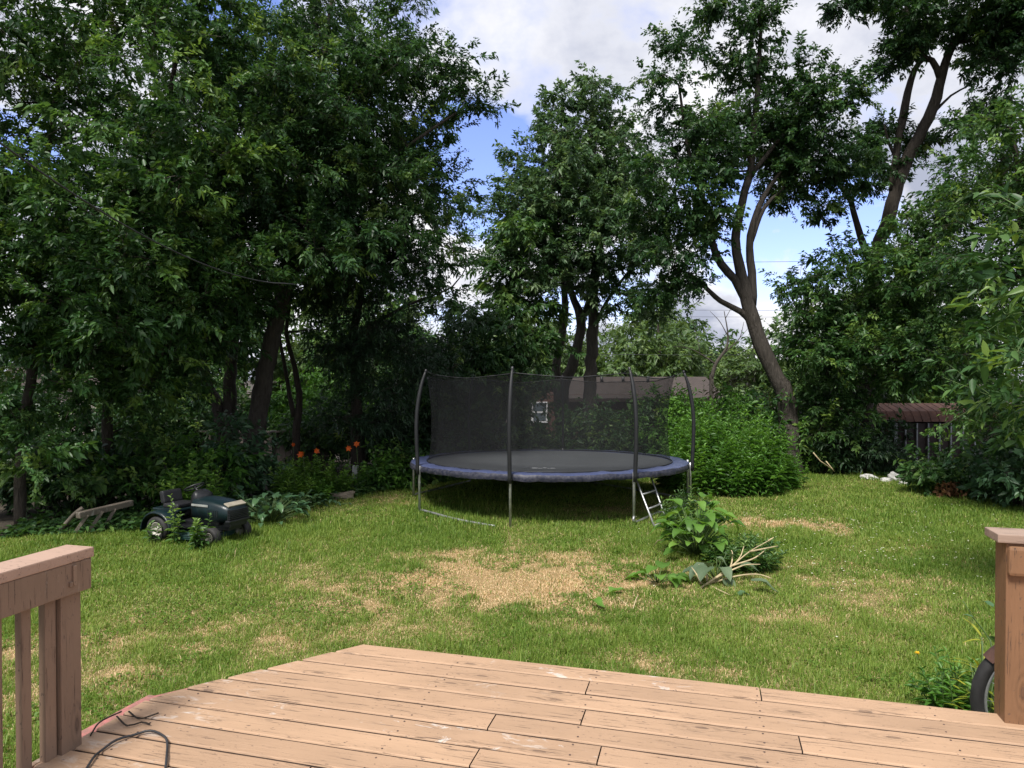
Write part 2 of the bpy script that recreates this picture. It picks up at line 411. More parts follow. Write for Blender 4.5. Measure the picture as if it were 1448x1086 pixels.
class Acc:
    def __init__(s): s.V = []; s.F = []; s.S = []; s.R = []; s.n = 0
    def add(s, V, fl, sz, var=None):
        V = np.asarray(V, float).reshape(-1, 3)
        s.V.append(V); s.F.append(np.asarray(fl) + s.n); s.S.append(np.asarray(sz)); s.n += len(V)
        s.R.append(np.full(len(sz), .5) if var is None else np.asarray(var))
    def put(s, name, mat, parent=None, smooth=False, loc=None):
        return put(name, np.concatenate(s.V), np.concatenate(s.F), np.concatenate(s.S), mat, parent, loc, smooth=smooth, var=np.concatenate(s.R))
def tube_np(acc, pts, rad, n=7):
    mb = MB(); mb.tube(pts, rad, n, caps=True, rnd=.5)
    fl = [i for f in mb.f for i in f]; acc.add(mb.v, fl, [len(f) for f in mb.f])
def smooth_path(pts, step):
    """Catmull-Rom through (x,y,z,r) points"""
    p = np.array(pts, float); p = np.vstack([2 * p[0] - p[1], p, 2 * p[-1] - p[-2]]); out = []
    for i in range(1, len(p) - 2):
        k = max(2, int(np.linalg.norm(p[i + 1, :3] - p[i, :3]) / step))
        for t in np.linspace(0, 1, k, endpoint=False):
            a, b, c, d = p[i - 1], p[i], p[i + 1], p[i + 2]
            out.append(.5 * ((2 * b) + (c - a) * t + (2 * a - 5 * b + 4 * c - d) * t * t + (3 * b - a - 3 * c + d) * t ** 3))
    out.append(p[-2]); out = np.array(out); out[:, 3] = np.maximum(out[:, 3], .004); return out

def crown_points(blobs, rng):
    """clump centres spread through uneven ellipsoids; blob = centre, radii, clump radius, density"""
    C, Rr = [], []
    for c, r, cr, dens in blobs:
        vol = 4.19 * r[0] * r[1] * r[2]; n = max(3, int(dens * vol / (4.19 * cr ** 3) * .85))
        u = unit(rng.normal(size=(n, 3))) * (rng.random((n, 1)) ** .42)
        u *= 1 + .16 * np.sin(u[:, :1] * 5 + c[0]) + .12 * np.sin(u[:, 2:] * 7 + c[2])
        C.append(np.asarray(c) + u * np.asarray(r)); Rr.append(np.full(n, cr) * rng.uniform(.65, 1.25, n))
    return np.concatenate(C), np.concatenate(Rr)

def tree(name, label, cat, base, trunks, blobs, leaf, bark='bark', L=.13, W=.055, twigs=14, per=22, group=None, hang=.25,
         seed=1, young=.10, branch_r=.035, six=False, spread=1.0, flat=.0, minz=.05, showtwig=.5, twl=1.0, up=.95):
    rng = np.random.default_rng(seed)
    root = thing(name, base, label, cat, group)
    acc = Acc(); nodes = []; nr = []
    for t in trunks:
        sp = smooth_path(t, .22)
        wob = rng.normal(size=(len(sp), 3)) * sp[:, 3:4] * .09; wob[0] = 0
        pts = sp[:, :3] + wob
        tube_np(acc, pts, sp[:, 3] * (1 + rng.normal(size=len(sp)) * .04), 10 if sp[0, 3] > .08 else 6)
        nodes += list(pts); nr += list(sp[:, 3])
    nodes = np.array(nodes); nr = np.array(nr)
    C, CR = crown_points(blobs, rng)
    ok = C[:, 2] > minz + CR * .5; C, CR = C[ok], CR[ok]
    order = np.argsort([np.min(np.linalg.norm(nodes - c, axis=1)) for c in C])
    for i in order:
        c = C[i]; dv = c - nodes; dist = np.linalg.norm(dv, axis=1)
        cost = dist + .9 * np.maximum(0, nodes[:, 2] - c[2]) + .25 * np.maximum(0, .01 - nr) * 50
        j = int(np.argmin(cost)); a = nodes[j]; r0 = min(nr[j] * .62, branch_r * (.35 + .3 * dist[j]) + .006)
        mid = (a + c) / 2 + rng.normal(size=3) * dist[j] * .09 + np.array((0, 0, .10 * dist[j]))
        pts = np.array([a, a * .56 + mid * .44 + (c - a) * .02, mid, mid * .45 + c * .55 + rng.normal(size=3) * .03, c]); rad = np.linspace(r0, max(.005, r0 * .3), 5)
        tube_np(acc, pts, rad, 5)
        nodes = np.vstack([nodes, pts[1:]]); nr = np.concatenate([nr, rad[1:]])
    # twigs about every clump, leaves along every twig
    m = len(C) * twigs; ci = np.repeat(np.arange(len(C)), twigs)
    dirs = unit(rng.normal(size=(m, 3)) * np.array((1, 1, .55)) + np.array((0, 0, .10)))
    off = rng.random((m, 1)) ** .5 * CR[ci][:, None] * spread * np.array((1.12, 1.12, .62))
    tl = rng.uniform(.22, .62, (m, 1)) * twl
    A = C[ci] + dirs * off * .8; tdir = unit(dirs + rng.normal(size=(m, 3)) * .35 + np.array((0, 0, -hang * .8)))
    B = A + tdir * tl
    k = rng.random(m) < showtwig
    acc.add(*twig_mesh(C[ci][k] * .35 + A[k] * .65, B[k], .006, .002))
    acc.put('trunk', M[bark], root, smooth=True)
    q = m * per; ti = np.repeat(np.arange(m), per); tt = rng.random((q, 1)) ** .8
    pos = A[ti] + (B[ti] - A[ti]) * tt + rng.normal(size=(q, 3)) * .030 * twl
    side = unit(np.cross(tdir[ti], rng.normal(size=(q, 3))))
    d = unit(tdir[ti] * .6 + side * .8 * np.array((1, 1, .6)) + np.array((0, 0, -.10 - hang * .5)) + rng.normal(size=(q, 3)) * .22)
    nrm = unit(np.array((0, 0, 1.0)) * (up + flat) + rng.normal(size=(q, 3)) * (.55 - flat * .3) + (pos - C[ci][ti]) * .5)
    z = np.maximum(pos[:, 2], minz); pos[:, 2] = z
    sc = rng.uniform(.5, 1.25, q) * (1 + .25 * rng.normal(size=m))[ti].clip(.6, 1.5)
    V, fl, sz, fp = leaves_mesh(pos, d, nrm, L * sc, W * sc, .12 + hang * .3, six)
    cb = rng.normal(0, .15, len(C)); tb = rng.normal(0, .08, m)
    tb += (rng.random(m) < young) * rng.uniform(.25, .5, m)
    var = np.clip(.40 + cb[ci][ti] + tb[ti] + rng.normal(0, .10, q), 0, 1)
    put('crown', V, fl, sz, M[leaf], root, var=np.repeat(var, fp))
    return root
def pxblob(px, py, d, rx, ry, rd, cr=.55, dens=1.0):
    k = d / F; return (P(px, py, d), (rx * k, rd, ry * k), cr, dens)
def pxtrunk(*pts):
    return [(*P(a, b, d), r) for a, b, d, r in pts]
def ground_trunk(x, y, *rest):
    return [(x, y, float(terrain(x, y)) - .05, rest[0])] + [(*P(a, b, d), r) for a, b, d, r in rest[1:]]

def shrub(name, label, cat, c, r, leaf, L=.12, W=.055, seed=1, dens=1.2, cr=.30, twigs=11, per=11, group=None, bark='bark_dark', young=.12, nst=5, hang=.1, six=False, zf=1.0, twl=.8, up=.55):
    """bush: several stems from the base and clumps down to the ground"""
    rng = np.random.default_rng(seed + 500); x, y = c[0], c[1]; g = float(terrain(x, y))
    trunks = []
    for i in range(nst):
        a = rng.random() * 6.28; e = rng.uniform(.2, .65)
        trunks.append([(x + rng.normal() * .06, y + rng.normal() * .06, g - .03, .022), (x + math.cos(a) * r[0] * e * .5, y + math.sin(a) * r[1] * e * .5, g + r[2] * .6, .015),
                       (x + math.cos(a) * r[0] * e, y + math.sin(a) * r[1] * e, g + r[2] * 1.25, .007)])
    blobs = [((x, y, g + r[2] * zf * .95), r, cr, dens)]
    for k in range(4):
        a = rng.random() * 6.28; f = rng.uniform(.35, .6)
        blobs.append(((x + math.cos(a) * r[0] * .7, y + math.sin(a) * r[1] * .7, g + r[2] * rng.uniform(.45, 1.35)), tuple(k2 * f for k2 in r), cr * .9, dens))
    return tree(name, label, cat, (x, y, g), trunks, blobs, leaf, bark, L, W, twigs, per, group, hang, seed, young, .018, six, minz=g + .04, twl=twl, showtwig=.35, up=up)

def stalks(name, label, cat, c, r, h, n, leaf, L=.13, W=.03, per=34, seed=1, group=None, lean=.25, dome=.45, wh=.05, young=.2):
    """clump of upright leafy stems (goldenrod and the like)"""
    rng = np.random.default_rng(seed); root = thing(name, (c[0], c[1], 0), label, cat, group); acc = Acc()
    a = rng.random(n) * 6.283; rr = rng.random(n) ** .5
    bx, by = c[0] + np.cos(a) * rr * r[0], c[1] + np.sin(a) * rr * r[1]
    hh = h * (1 - dome * rr ** 2) * rng.uniform(.72, 1.08, n) * (1 + .30 * np.sin(bx * 3.1 + by * 2.3 + seed) * np.cos(by * 3.7 - bx * 1.7))
    tx = bx + np.cos(a) * rr * lean * hh + rng.normal(size=n) * .08 * h; ty = by + np.sin(a) * rr * lean * hh + rng.normal(size=n) * .08 * h
    A = np.stack([bx, by, np.zeros(n)], 1); B = np.stack([tx, ty, hh], 1); Mid = (A * .5 + B * .5); Mid[:, :2] = A[:, :2] * .62 + B[:, :2] * .38
    acc.add(*twig_mesh(A, Mid, .006, .005)); acc.add(*twig_mesh(Mid, B, .005, .002))
    acc.put('stems', M['stem_green'], root)
    q = n * per; si = np.repeat(np.arange(n), per); t = np.tile(np.linspace(.12, 1.0, per), n)[:, None] + rng.normal(size=(q, 1)) * .02; t = np.clip(t, 0, 1)
    pos = np.where(t < .5, A[si] + (Mid[si] - A[si]) * t * 2, Mid[si] + (B[si] - Mid[si]) * (t * 2 - 1))
    ang = np.tile(np.arange(per) * 2.4, n) + rng.random(q) + si
    el = .25 + .75 * t[:, 0] ** 3
    d = np.stack([np.cos(ang) * np.cos(el), np.sin(ang) * np.cos(el), np.sin(el)], 1)
    nrm = np.stack([-np.cos(ang) * np.sin(el), -np.sin(ang) * np.sin(el), np.cos(el)], 1) + rng.normal(size=(q, 3)) * .25
    sc = rng.uniform(.6, 1.2, q) * (1.05 - .45 * t[:, 0] ** 4)
    V, fl, sz, fp = leaves_mesh(pos, d, nrm, L * sc, W * sc, .35, True)
    sv = rng.normal(0, .17, n); var = np.clip(.35 + sv[si] + .25 * t[:, 0] + rng.normal(0, .08, q) + (rng.random(n) < young)[si] * .2, 0, 1)
    put('leaves', V, fl, sz, M[leaf], root, var=np.repeat(var, fp)); return root

def broad(acc, base, az, el, L, W, droop=.6, cup=.18, stem=.0, var=.5, rng=RNG, lobed=0., nl=7, nw=5, point=1.0, wave=.06):
    """one broad leaf as a curved sheet"""
    h = np.array((math.cos(az), math.sin(az), 0)); s = np.array((-math.sin(az), math.cos(az), 0)); p = np.array(base, float); V = []
    e = el
    ph = rng.random() * 6
    for i in range(nl):
        t = i / (nl - 1); e = el - droop * t * 1.6; d = h * math.cos(e) + np.array((0, 0, 1)) * math.sin(e)
        if i: p = p + d * L / (nl - 1)
        up = -h * math.sin(e) + np.array((0, 0, 1)) * math.cos(e)
        w = W * .5 * (math.sin(math.pi * min(1, (t * .93 + .07)) ** (.62 * point)) ** .8) * (1 + lobed * math.sin(t * 16)) if i < nl - 1 else .002
        if i == 0: w = W * .10
        for j in range(nw):
            u = j / (nw - 1) * 2 - 1
            V.append(p + s * w * u + up * (cup * w * u * u * 1.6 + wave * W * math.sin(t * 9 + u * 3 + ph) * abs(u)))
    fl = []
    for i in range(nl - 1):
        for j in range(nw - 1): a = i * nw + j; fl += [a, a + 1, a + nw + 1, a + nw]
    nf = (nl - 1) * (nw - 1); acc.add(V, fl, [4] * nf, np.full(nf, var))
def rosette(name, label, cat, c, n, L, W, leaf, h=.35, seed=1, group=None, spread=.25, lobed=0., el=(.2, 1.0), droop=.6, point=1.0, stemmat='stem_green', dens=1):
    """plant of broad leaves on stalks from one crown"""
    rng = np.random.default_rng(seed); root = thing(name, (c[0], c[1], 0), label, cat, group); acc = Acc(); st = Acc()
    for i in range(n):
        az = i * 2.4 + rng.normal() * .3; e = rng.uniform(*el); k = rng.uniform(.6, 1.12)
        r0 = spread * rng.random() ** .6; hz = h * rng.uniform(.25, 1.05) * (1.1 - .5 * r0 / max(spread, .01))
        b0 = np.array((c[0] + math.cos(az) * .012, c[1] + math.sin(az) * .012, 0.)); b1 = np.array((c[0] + math.cos(az) * r0, c[1] + math.sin(az) * r0, hz))
        tube_np(st, [b0, b0 * .5 + b1 * .5 + np.array((0, 0, hz * .12)), b1], [.007, .006, .004], 4)
        broad(acc, b1, az, e, L * k, W * k, droop * rng.uniform(.6, 1.3), .2, 0, float(np.clip(rng.normal(.45, .2), 0, 1)), rng, lobed, point=point)
    st.put('stems', M[stemmat], root, smooth=True); acc.put('leaves', M[leaf], root, smooth=True); return root
# ------------------------------------------------------------------ camera, sky, sun
cam = bpy.data.cameras.new('camera'); co = bpy.data.objects.new('camera', cam); COL.objects.link(co)
co.location = (0, 0, CAMZ); co.rotation_euler = (R(90) - PITCH, 0, 0)
cam.sensor_width = 36; cam.lens = F / FW * 36; cam.clip_start = .05; cam.clip_end = 2000
scene.camera = co
SUN_EL, SUN_AZ = R(57), R(207)      # azimuth of the sun, clockwise from +Y seen from above: high, behind and left of the viewer
sl = bpy.data.lights.new('sun', 'SUN'); sl.energy = 2.9; sl.angle = R(16); sl.color = (1, .955, .89)
so = bpy.data.objects.new('sun', sl); COL.objects.link(so)
sd = Vector((math.sin(SUN_AZ) * math.cos(SUN_EL), math.cos(SUN_AZ) * math.cos(SUN_EL), math.sin(SUN_EL)))
so.rotation_euler = sd.to_track_quat('Z', 'Y').to_euler(); so.location = sd * 60
w = bpy.data.worlds.new('World'); scene.world = w; w.use_nodes = True
nt = w.node_tree; nt.nodes.clear(); l = nt.links
sky = N(nt, 'ShaderNodeTexSky', sky_type='NISHITA', sun_disc=False, sun_elevation=SUN_EL, sun_rotation=SUN_AZ, altitude=200, air_density=1.0, dust_density=.6, ozone_density=2.2)
tc = N(nt, 'ShaderNodeTexCoord'); sp = N(nt, 'ShaderNodeSeparateXYZ'); l.new(tc.outputs['Generated'], sp.inputs[0])
zz = math_(nt, 'ADD', math_(nt, 'MAXIMUM', sp.outputs[2], 0.0), .42)
cb = N(nt, 'ShaderNodeCombineXYZ'); l.new(math_(nt, 'DIVIDE', sp.outputs[0], zz), cb.inputs[0]); l.new(math_(nt, 'DIVIDE', sp.outputs[1], zz), cb.inputs[1]); cb.inputs[2].default_value = 3.7
cl = noise(nt, 2.1, 9, .56, cb.outputs[0], .15)
def lobe(px, py, deg):
    """soft opening in the cloud deck towards a direction"""
    x, y, z = ray(px, py); d = Vector((x, y, z)).normalized()
    v = N(nt, 'ShaderNodeVectorMath', operation='DOT_PRODUCT'); l.new(tc.outputs['Generated'], v.inputs[0]); v.inputs[1].default_value = d
    mr = N(nt, 'ShaderNodeMapRange', interpolation_type='SMOOTHSTEP'); l.new(v.outputs['Value'], mr.inputs[0])
    mr.inputs[1].default_value = math.cos(R(deg * 1.45)); mr.inputs[2].default_value = 1.0; return mr.outputs[0]
op = None
for a in ((668, 245, 4.6), (1060, 335, 6), (1180, 325, 5), (335, 35, 3), (630, 215, 3), (900, 400, 3), (20, 210, 3), (800, 440, 2)):
    o = lobe(*a); op = o if op is None else math_(nt, 'MAXIMUM', op, o)
cov = math_(nt, 'SUBTRACT', math_(nt, 'ADD', cl, .14), math_(nt, 'MULTIPLY', op, math_(nt, 'MULTIPLY_ADD', noise(nt, 6.0, 6, .6, cb.outputs[0], .4), .49, .02)))
fac = ramp(nt, [(.44, (0, 0, 0)), (.56, (1, 1, 1))], cov)
sh = noise(nt, 2.3, 8, .55, cb.outputs[0], .3)
cloud = ramp(nt, [(.36, (1.62, 1.74, 2.18)), (.48, (2.15, 2.25, 2.66)), (.60, (3.5, 3.5, 3.65))], sh)
edge = ramp(nt, [(.50, (1, 1, 1)), (.62, (0, 0, 0))], cov)
cloud = mixc(nt, math_(nt, 'MULTIPLY', edge, .75), cloud, (3.75, 3.75, 3.85))
blue = mixc(nt, 1.0, sky.outputs[0], (.74, .68, .90), 'MULTIPLY')
bg = N(nt, 'ShaderNodeBackground'); bg.inputs[1].default_value = .15
l.new(mixc(nt, fac, blue, cloud), bg.inputs[0]); ow = N(nt, 'ShaderNodeOutputWorld'); l.new(bg.outputs[0], ow.inputs[0])
w.cycles.sampling_method = 'MANUAL'; w.cycles.sample_map_resolution = 512
vs = scene.view_settings; scene.display_settings.display_device = 'sRGB'
vs.view_transform = 'Standard'; vs.look = 'None'; vs.exposure = 1.0; vs.gamma = 1.0; vs.use_curve_mapping = False
scene.render.engine = 'CYCLES'
cy = scene.cycles; cy.max_bounces = 7; cy.diffuse_bounces = 3; cy.glossy_bounces = 2; cy.transmission_bounces = 4; cy.transparent_max_bounces = 16; cy.use_denoising = True
cy.sample_clamp_indirect = 6; cy.caustics_reflective = False; cy.caustics_refractive = False
scene.render.film_transparent = False
# ------------------------------------------------------------------ ground and lawn
DRY = []
for px, py, rx, ry, k in ((715, 822, 190, 42, 1.25), (560, 850, 130, 26, .75), (330, 905, 150, 26, .7), (860, 808, 60, 26, 1.0), (1075, 742, 60, 9, 1.0), (1165, 747, 34, 9, 1.0),
                          (900, 940, 50, 20, .8), (140, 965, 120, 36, .55), (700, 885, 230, 24, .5), (1190, 830, 160, 38, .42), (1000, 955, 110, 30, .35), (760, 790, 90, 12, .7), (470, 835, 60, 14, .7),
                          (560, 708, 60, 6, .4), (1000, 700, 70, 12, .3), (860, 720, 60, 8, .5), (250, 880, 120, 20, .3), (1120, 870, 220, 18, .35), (30, 930, 80, 30, .5)):
    g = G(px, py); gx = rx * g[1] / F; gy = (G(px, py - ry)[1] - G(px, py + ry)[1]) / 2
    DRY.append((g[0], g[1], gx, gy, k))
def vnoise(x, y, s, seed):
    r = np.random.default_rng(seed); tab = r.random((64, 64))
    X, Y = np.asarray(x) * s + 500, np.asarray(y) * s + 500; xi, yi = np.floor(X).astype(int), np.floor(Y).astype(int); fx, fy = X - xi, Y - yi
    fx = fx * fx * (3 - 2 * fx); fy = fy * fy * (3 - 2 * fy); t = lambda a, b: tab[a % 64, b % 64]
    return (t(xi, yi) * (1 - fx) + t(xi + 1, yi) * fx) * (1 - fy) + (t(xi, yi + 1) * (1 - fx) + t(xi + 1, yi + 1) * fx) * fy
def dryness(x, y):
    v = np.zeros(np.shape(x))
    for cx, cy_, rx, ry, k in DRY:
        q = ((x - cx) / rx) ** 2 + ((y - cy_) / ry) ** 2; v = np.maximum(v, k * np.exp(-q * .75))
    n = .34 * vnoise(x, y, 1.6, 1) + .36 * vnoise(x, y, 4.1, 2) + .30 * vnoise(x, y, 9.3, 3); n = np.clip((n - .5) * 1.5 + .5, 0, 1)
    return np.clip((v * (.10 + 1.62 * n) + (n - .56) * .45), 0, 1)
LAWN = [(-9.5, .3), (-9.5, 9.8)] + [tuple(G(a, b)[:2]) for a, b in ((0, 762), (90, 757), (200, 752), (345, 742), (420, 722), (480, 706), (585, 688), (700, 675), (985, 672), (1090, 660), (1132, 660), (1230, 672), (1320, 690), (1390, 706), (1448, 714))] + [(9.5, 12.2), (9.5, .3)]
def inside(x, y, poly):
    c = np.zeros(np.shape(x), bool); j = len(poly) - 1
    for i in range(len(poly)):
        (xi, yi), (xj, yj) = poly[i], poly[j]
        if yi != yj: c ^= ((yi > y) != (yj > y)) & (x < (xj - xi) * (y - yi) / (yj - yi) + xi)
        j = i
    return c
# ground sheet to the horizon
gx = np.concatenate([np.linspace(-400, -40, 10), np.linspace(-36, 36, 40), np.linspace(40, 400, 10)]); gy = np.concatenate([np.linspace(-60, -5, 6), np.linspace(-3, 60, 50), np.linspace(70, 600, 14)])
X, Y = np.meshgrid(gx, gy); Z = terrain(X, Y) - .004; nx, ny = len(gx), len(gy)
idx = np.arange(nx * ny).reshape(ny, nx); fl = np.stack([idx[:-1, :-1], idx[:-1, 1:], idx[1:, 1:], idx[1:, :-1]], -1).reshape(-1)
tag(put('ground', np.stack([X, Y, Z], -1).reshape(-1, 3), fl, np.full(len(fl) // 4, 4), M['soil'], smooth=True), 'dark bare soil under the trees and shrubs', 'ground', kind='structure')
# lawn sheet
st = .10; xs = np.arange(-9.5, 9.5 + st, st); ys = np.arange(.3, 18.2, st); X, Y = np.meshgrid(xs, ys); nx, ny = len(xs), len(ys)
keep = inside(X + st / 2, Y + st / 2, LAWN)[:-1, :-1]
idx = np.arange(nx * ny).reshape(ny, nx); q = np.stack([idx[:-1, :-1], idx[:-1, 1:], idx[1:, 1:], idx[1:, :-1]], -1)[keep]
Z = .004 + .02 * vnoise(X, Y, 1.3, 8) + .008 * vnoise(X, Y, 5, 9)
def lawn_z(x, y): return .004 + .02 * vnoise(x, y, 1.3, 8) + .008 * vnoise(x, y, 5, 9)
me = raw_mesh('lawn', np.stack([X, Y, Z], -1).reshape(-1, 3), q.reshape(-1), np.full(len(q), 4), M['lawn'], smooth=True)
at = me.attributes.new('dry', 'FLOAT', 'POINT'); at.data.foreach_set('value', dryness(X, Y).astype(np.float32).ravel())
tag(place('lawn', me), 'mown back lawn with straw coloured dry patches', 'lawn', kind='structure')
# grass blades: one uncountable mass
def blades(n, y0, y1, hmin, hmax, wd, seed, spread=.98):
    r = np.random.default_rng(seed); y = np.sqrt(r.random(n) * (y1 * y1 - y0 * y0) + y0 * y0); x = (r.random(n) * 2 - 1) * spread * y
    ok = inside(x, y, LAWN); x, y = x[ok], y[ok]
    # keep off the deck
    dx, dy = x + .874, y - 4.2; u = dx * .965 - dy * .262; v = dx * .262 + dy * .965
    ok = ~((v < .0) & (u > -.72) & (u > v * .784)); x, y = x[ok], y[ok]; n = len(x)
    dr = dryness(x, y); lush = vnoise(x, y, .8, 21) * .6 + vnoise(x, y, 2.7, 22) * .4
    straw = r.random(n) < np.clip(dr * .95 + .07 + .12 * (lush < .42), 0, .93)
    h = r.uniform(hmin, hmax, n) * (.55 + .9 * lush) * np.where(straw, .75, 1) * (1 - .45 * np.clip(dr, 0, 1))
    tuft = vnoise(x, y, 2.1, 44) * .6 + vnoise(x, y, 6.5, 45) * .4; h = h * np.where(tuft > .62, 1.55, 1.0); tall = r.random(n) < .02; h = np.where(tall, h * 1.9, h)
    a = r.random(n) * 6.283; lean = np.where(straw, r.uniform(1.0, 2.9, n), np.abs(r.normal(.85, .65, n)))
    hd = np.stack([np.cos(a), np.sin(a), np.zeros(n)], 1); sd_ = np.stack([-np.sin(a), np.cos(a), np.zeros(n)], 1) * (wd * r.uniform(.6, 1.3, n))[:, None] / 2
    b = np.stack([x, y, lawn_z(x, y) - .004], 1); upv = np.array((0, 0, 1.0))
    e1 = 1.57 - lean * .35; e2 = 1.57 - lean
    e2 = np.maximum(e2, -.12)
    p1 = b + (hd * np.cos(e1)[:, None] + upv * np.sin(e1)[:, None]) * (h * .5)[:, None]
    p2 = p1 + (hd * np.cos(e2)[:, None] + upv * np.sin(e2)[:, None]) * (h * .5)[:, None]; p2[:, 2] = np.maximum(p2[:, 2], .012)
    V = np.stack([b - sd_, b + sd_, p1 + sd_ * .8, p1 - sd_ * .8, p2], 1).reshape(-1, 3); i = (np.arange(n) * 5)[:, None]
    fl = np.concatenate([i + np.array([0, 1, 2, 3]), i + np.array([3, 2, 4])], 1).ravel(); sz = np.tile([4, 3], n)
    var = np.where(straw, np.clip(r.normal(.80, .10, n) + .12 * dr, .62, 1), np.clip(.52 - .34 * lush + r.normal(0, .13, n), 0, .62))
    return V, fl, sz, np.repeat(var, 2)
ga = Acc()
ga.add(*blades(int(450000 * QUAL), 3.0, 7.0, .035, .080, .0054, 31)); ga.add(*blades(int(370000 * QUAL), 7.0, 11.0, .036, .080, .0070, 32)); ga.add(*blades(int(290000 * QUAL), 11.0, 16.8, .042, .085, .0098, 33))
rg = np.random.default_rng(61); n = 60000; y = np.sqrt(rg.random(n) * (15.5 ** 2 - 9) + 9); x = (rg.random(n) * 2 - 1) * .8 * y
dx, dy = x + .874, y - 4.2; ok = inside(x, y, LAWN) & (vnoise(x, y, 1.1, 51) * .5 + vnoise(x, y, 3.3, 52) * .5 > .60) & ~((dx * .262 + dy * .965 < .0) & (dx * .965 - dy * .262 > -.75)); x, y = x[ok], y[ok]; n = len(x)
for k in range(3):
    an = rg.random(n) * 6.28; V, fl, sz, fp = leaves_mesh(np.stack([x + rg.normal(size=n) * .02, y + rg.normal(size=n) * .02, rg.uniform(.02, .06, n)], 1), np.stack([np.cos(an), np.sin(an), rg.normal(size=n) * .3], 1), np.array((0, 0, 1.)) + rg.normal(size=(n, 3)) * .3, rg.uniform(.018, .038, n), rg.uniform(.014, .026, n), .1)
    ga.add(V, fl, sz, np.repeat(np.clip(rg.normal(.14, .08, n), 0, .4), fp))
tag(ga.put('grass', M['grass']), 'short tousled grass covering the back lawn', 'grass', kind='stuff')
# ------------------------------------------------------------------ deck, railing
DA = R(-15.2); DO = Vector((-.874, 4.2, .80)); DM = Matrix.Rotation(DA, 3, 'Z')
def D(u, v, z=0.): return DO + DM @ Vector((u, v, z))
def dthing(name, label, cat):
    o = thing(name, DO, label, cat); o.rotation_euler = (0, 0, DA); return o
deck = dthing('wooden_deck', 'tan painted wooden deck of wide boards with worn chamfered left corner', 'deck')
BW, GAP = .1425, .0145
mb = MB(); rb = random.Random(3); v = 0.; i = 0
def uleft(v): return max(-.69, v * .784) if v > -.88 else -.70
def plank(mb, u0a, u0b, u1, v1, v0, z, rnd):
    """board with rounded edges; left end may be cut on the slant: u0a at the far edge, u0b at the near edge"""
    e = .007; t = .036; prof = [(v0, -t), (v0, -e), (v0 + e * .4, -e * .35), (v0 + e, 0), (v1 - e, 0), (v1 - e * .4, -e * .35), (v1, -e), (v1, -t)]; n = max(2, int((u1 - min(u0a, u0b)) / .22) + 1)
    sag = [(rb.uniform(-.0005, .0005), rb.uniform(-.0016, .0016)) for _ in range(n)]
    vs = []
    for k in range(n):
        for (pv, pz) in prof:
            f = (pv - v0) / (v1 - v0); us = u0b + (u0a - u0b) * f; u = us + (u1 - us) * k / (n - 1)
            vs.append((u, pv + sag[k][1], z + pz + sag[k][0]))
    m = len(prof); fs = [(k * m + j, k * m + (j + 1) % m, (k + 1) * m + (j + 1) % m, (k + 1) * m + j) for k in range(n - 1) for j in range(m)]
    fs += [tuple(range(m))[::-1], tuple((n - 1) * m + j for j in range(m))]
    b0 = len(mb.f); mb.add(vs, fs, False, rnd)
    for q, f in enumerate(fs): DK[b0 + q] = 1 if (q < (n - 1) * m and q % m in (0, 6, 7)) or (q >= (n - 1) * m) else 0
DK = {}
JO = {0: [2.22], 1: [1.37], 2: [], 3: [1.40, 2.35], 4: [1.00], 5: [1.52], 6: [1.02, 2.9], 7: [1.44], 8: [.4, 2.0]}
while v > -4.3:
    v1 = v - .0; v0 = v - BW; cuts = JO.get(i, [rb.uniform(.3, 2.8)]); z = rb.uniform(-.0006, .0006)
    a, b = uleft(v1), uleft(v0)
    jit = rb.uniform(-.012, .012); us = (a + jit, b + jit); last = None
    for c in cuts + [5.2]:
        plank(mb, us[0], us[1], c - .003, v1, v0, z + rb.uniform(-.0006, .0006), rb.random()); us = (c + .003, c + .003)
    v = v0 - GAP; i += 1
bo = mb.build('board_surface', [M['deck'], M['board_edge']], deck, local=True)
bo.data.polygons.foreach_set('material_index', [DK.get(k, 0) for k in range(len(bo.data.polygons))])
mb = MB(); v = 0.; rn = random.Random(12)
while v > -4.2:
    for u in (-.5, .62, 1.40, 2.2, 3.0, 3.8, 4.6):
        for dv in (.03, .112):
            if u > uleft(v - dv) + .03: mb.lathe((u + rn.uniform(-.012, .012), v - dv + rn.uniform(-.006, .006), .0005), (0, 0, 1), [(.0048, 0), (.0044, .0012), (0, .0014)], 8)
    v -= BW + GAP
tag(mb.build('nail_heads', M['nail'], deck, local=True), kind='stuff')
# red painted side boards below the slanted corner and the left edge
mb = MB()
for (a, b) in (((-.02, .03), (-.72, -.87)), ((-.735, -.885), (-.76, -4.3))):
    va, vb = Vector((*a, -.10)), Vector((*b, -.10)); mb.beam(va, vb, .036, .13)
mb.beam((-.73, -.86, -.028), (-.755, -1.34, -.028), .07, .022); mb.beam((-.62, -.74, -.034), (-.735, -.88, -.034), .05, .02)
mb.build('red_skirt_board', M['redpaint'], deck, local=True, bevel=.004)
mb = MB()
mb.beam((0.03, .0, -.125), (5.2, .0, -.125), .036, .16)
for u in (.6, 1.4, 2.2, 3.0, 3.8, 4.6): mb.beam((u, -.03, -.13), (u, -4.2, -.13), .04, .17)
mb.beam((-.5, -2.2, -.30), (5.1, -2.2, -.30), .09, .16)
mb.build('joist_frame', M['timber'], deck, local=True)
for (u, vv) in ((.12, -.12), (2.6, -.12), (4.9, -.12), (-.6, -2.2), (2.4, -2.2), (4.9, -2.2)):
    mb = MB(); mb.box((u, vv, -.51), (.09, .09, .60)); mb.build('support_post', M['timber'], deck, local=True, bevel=.004)
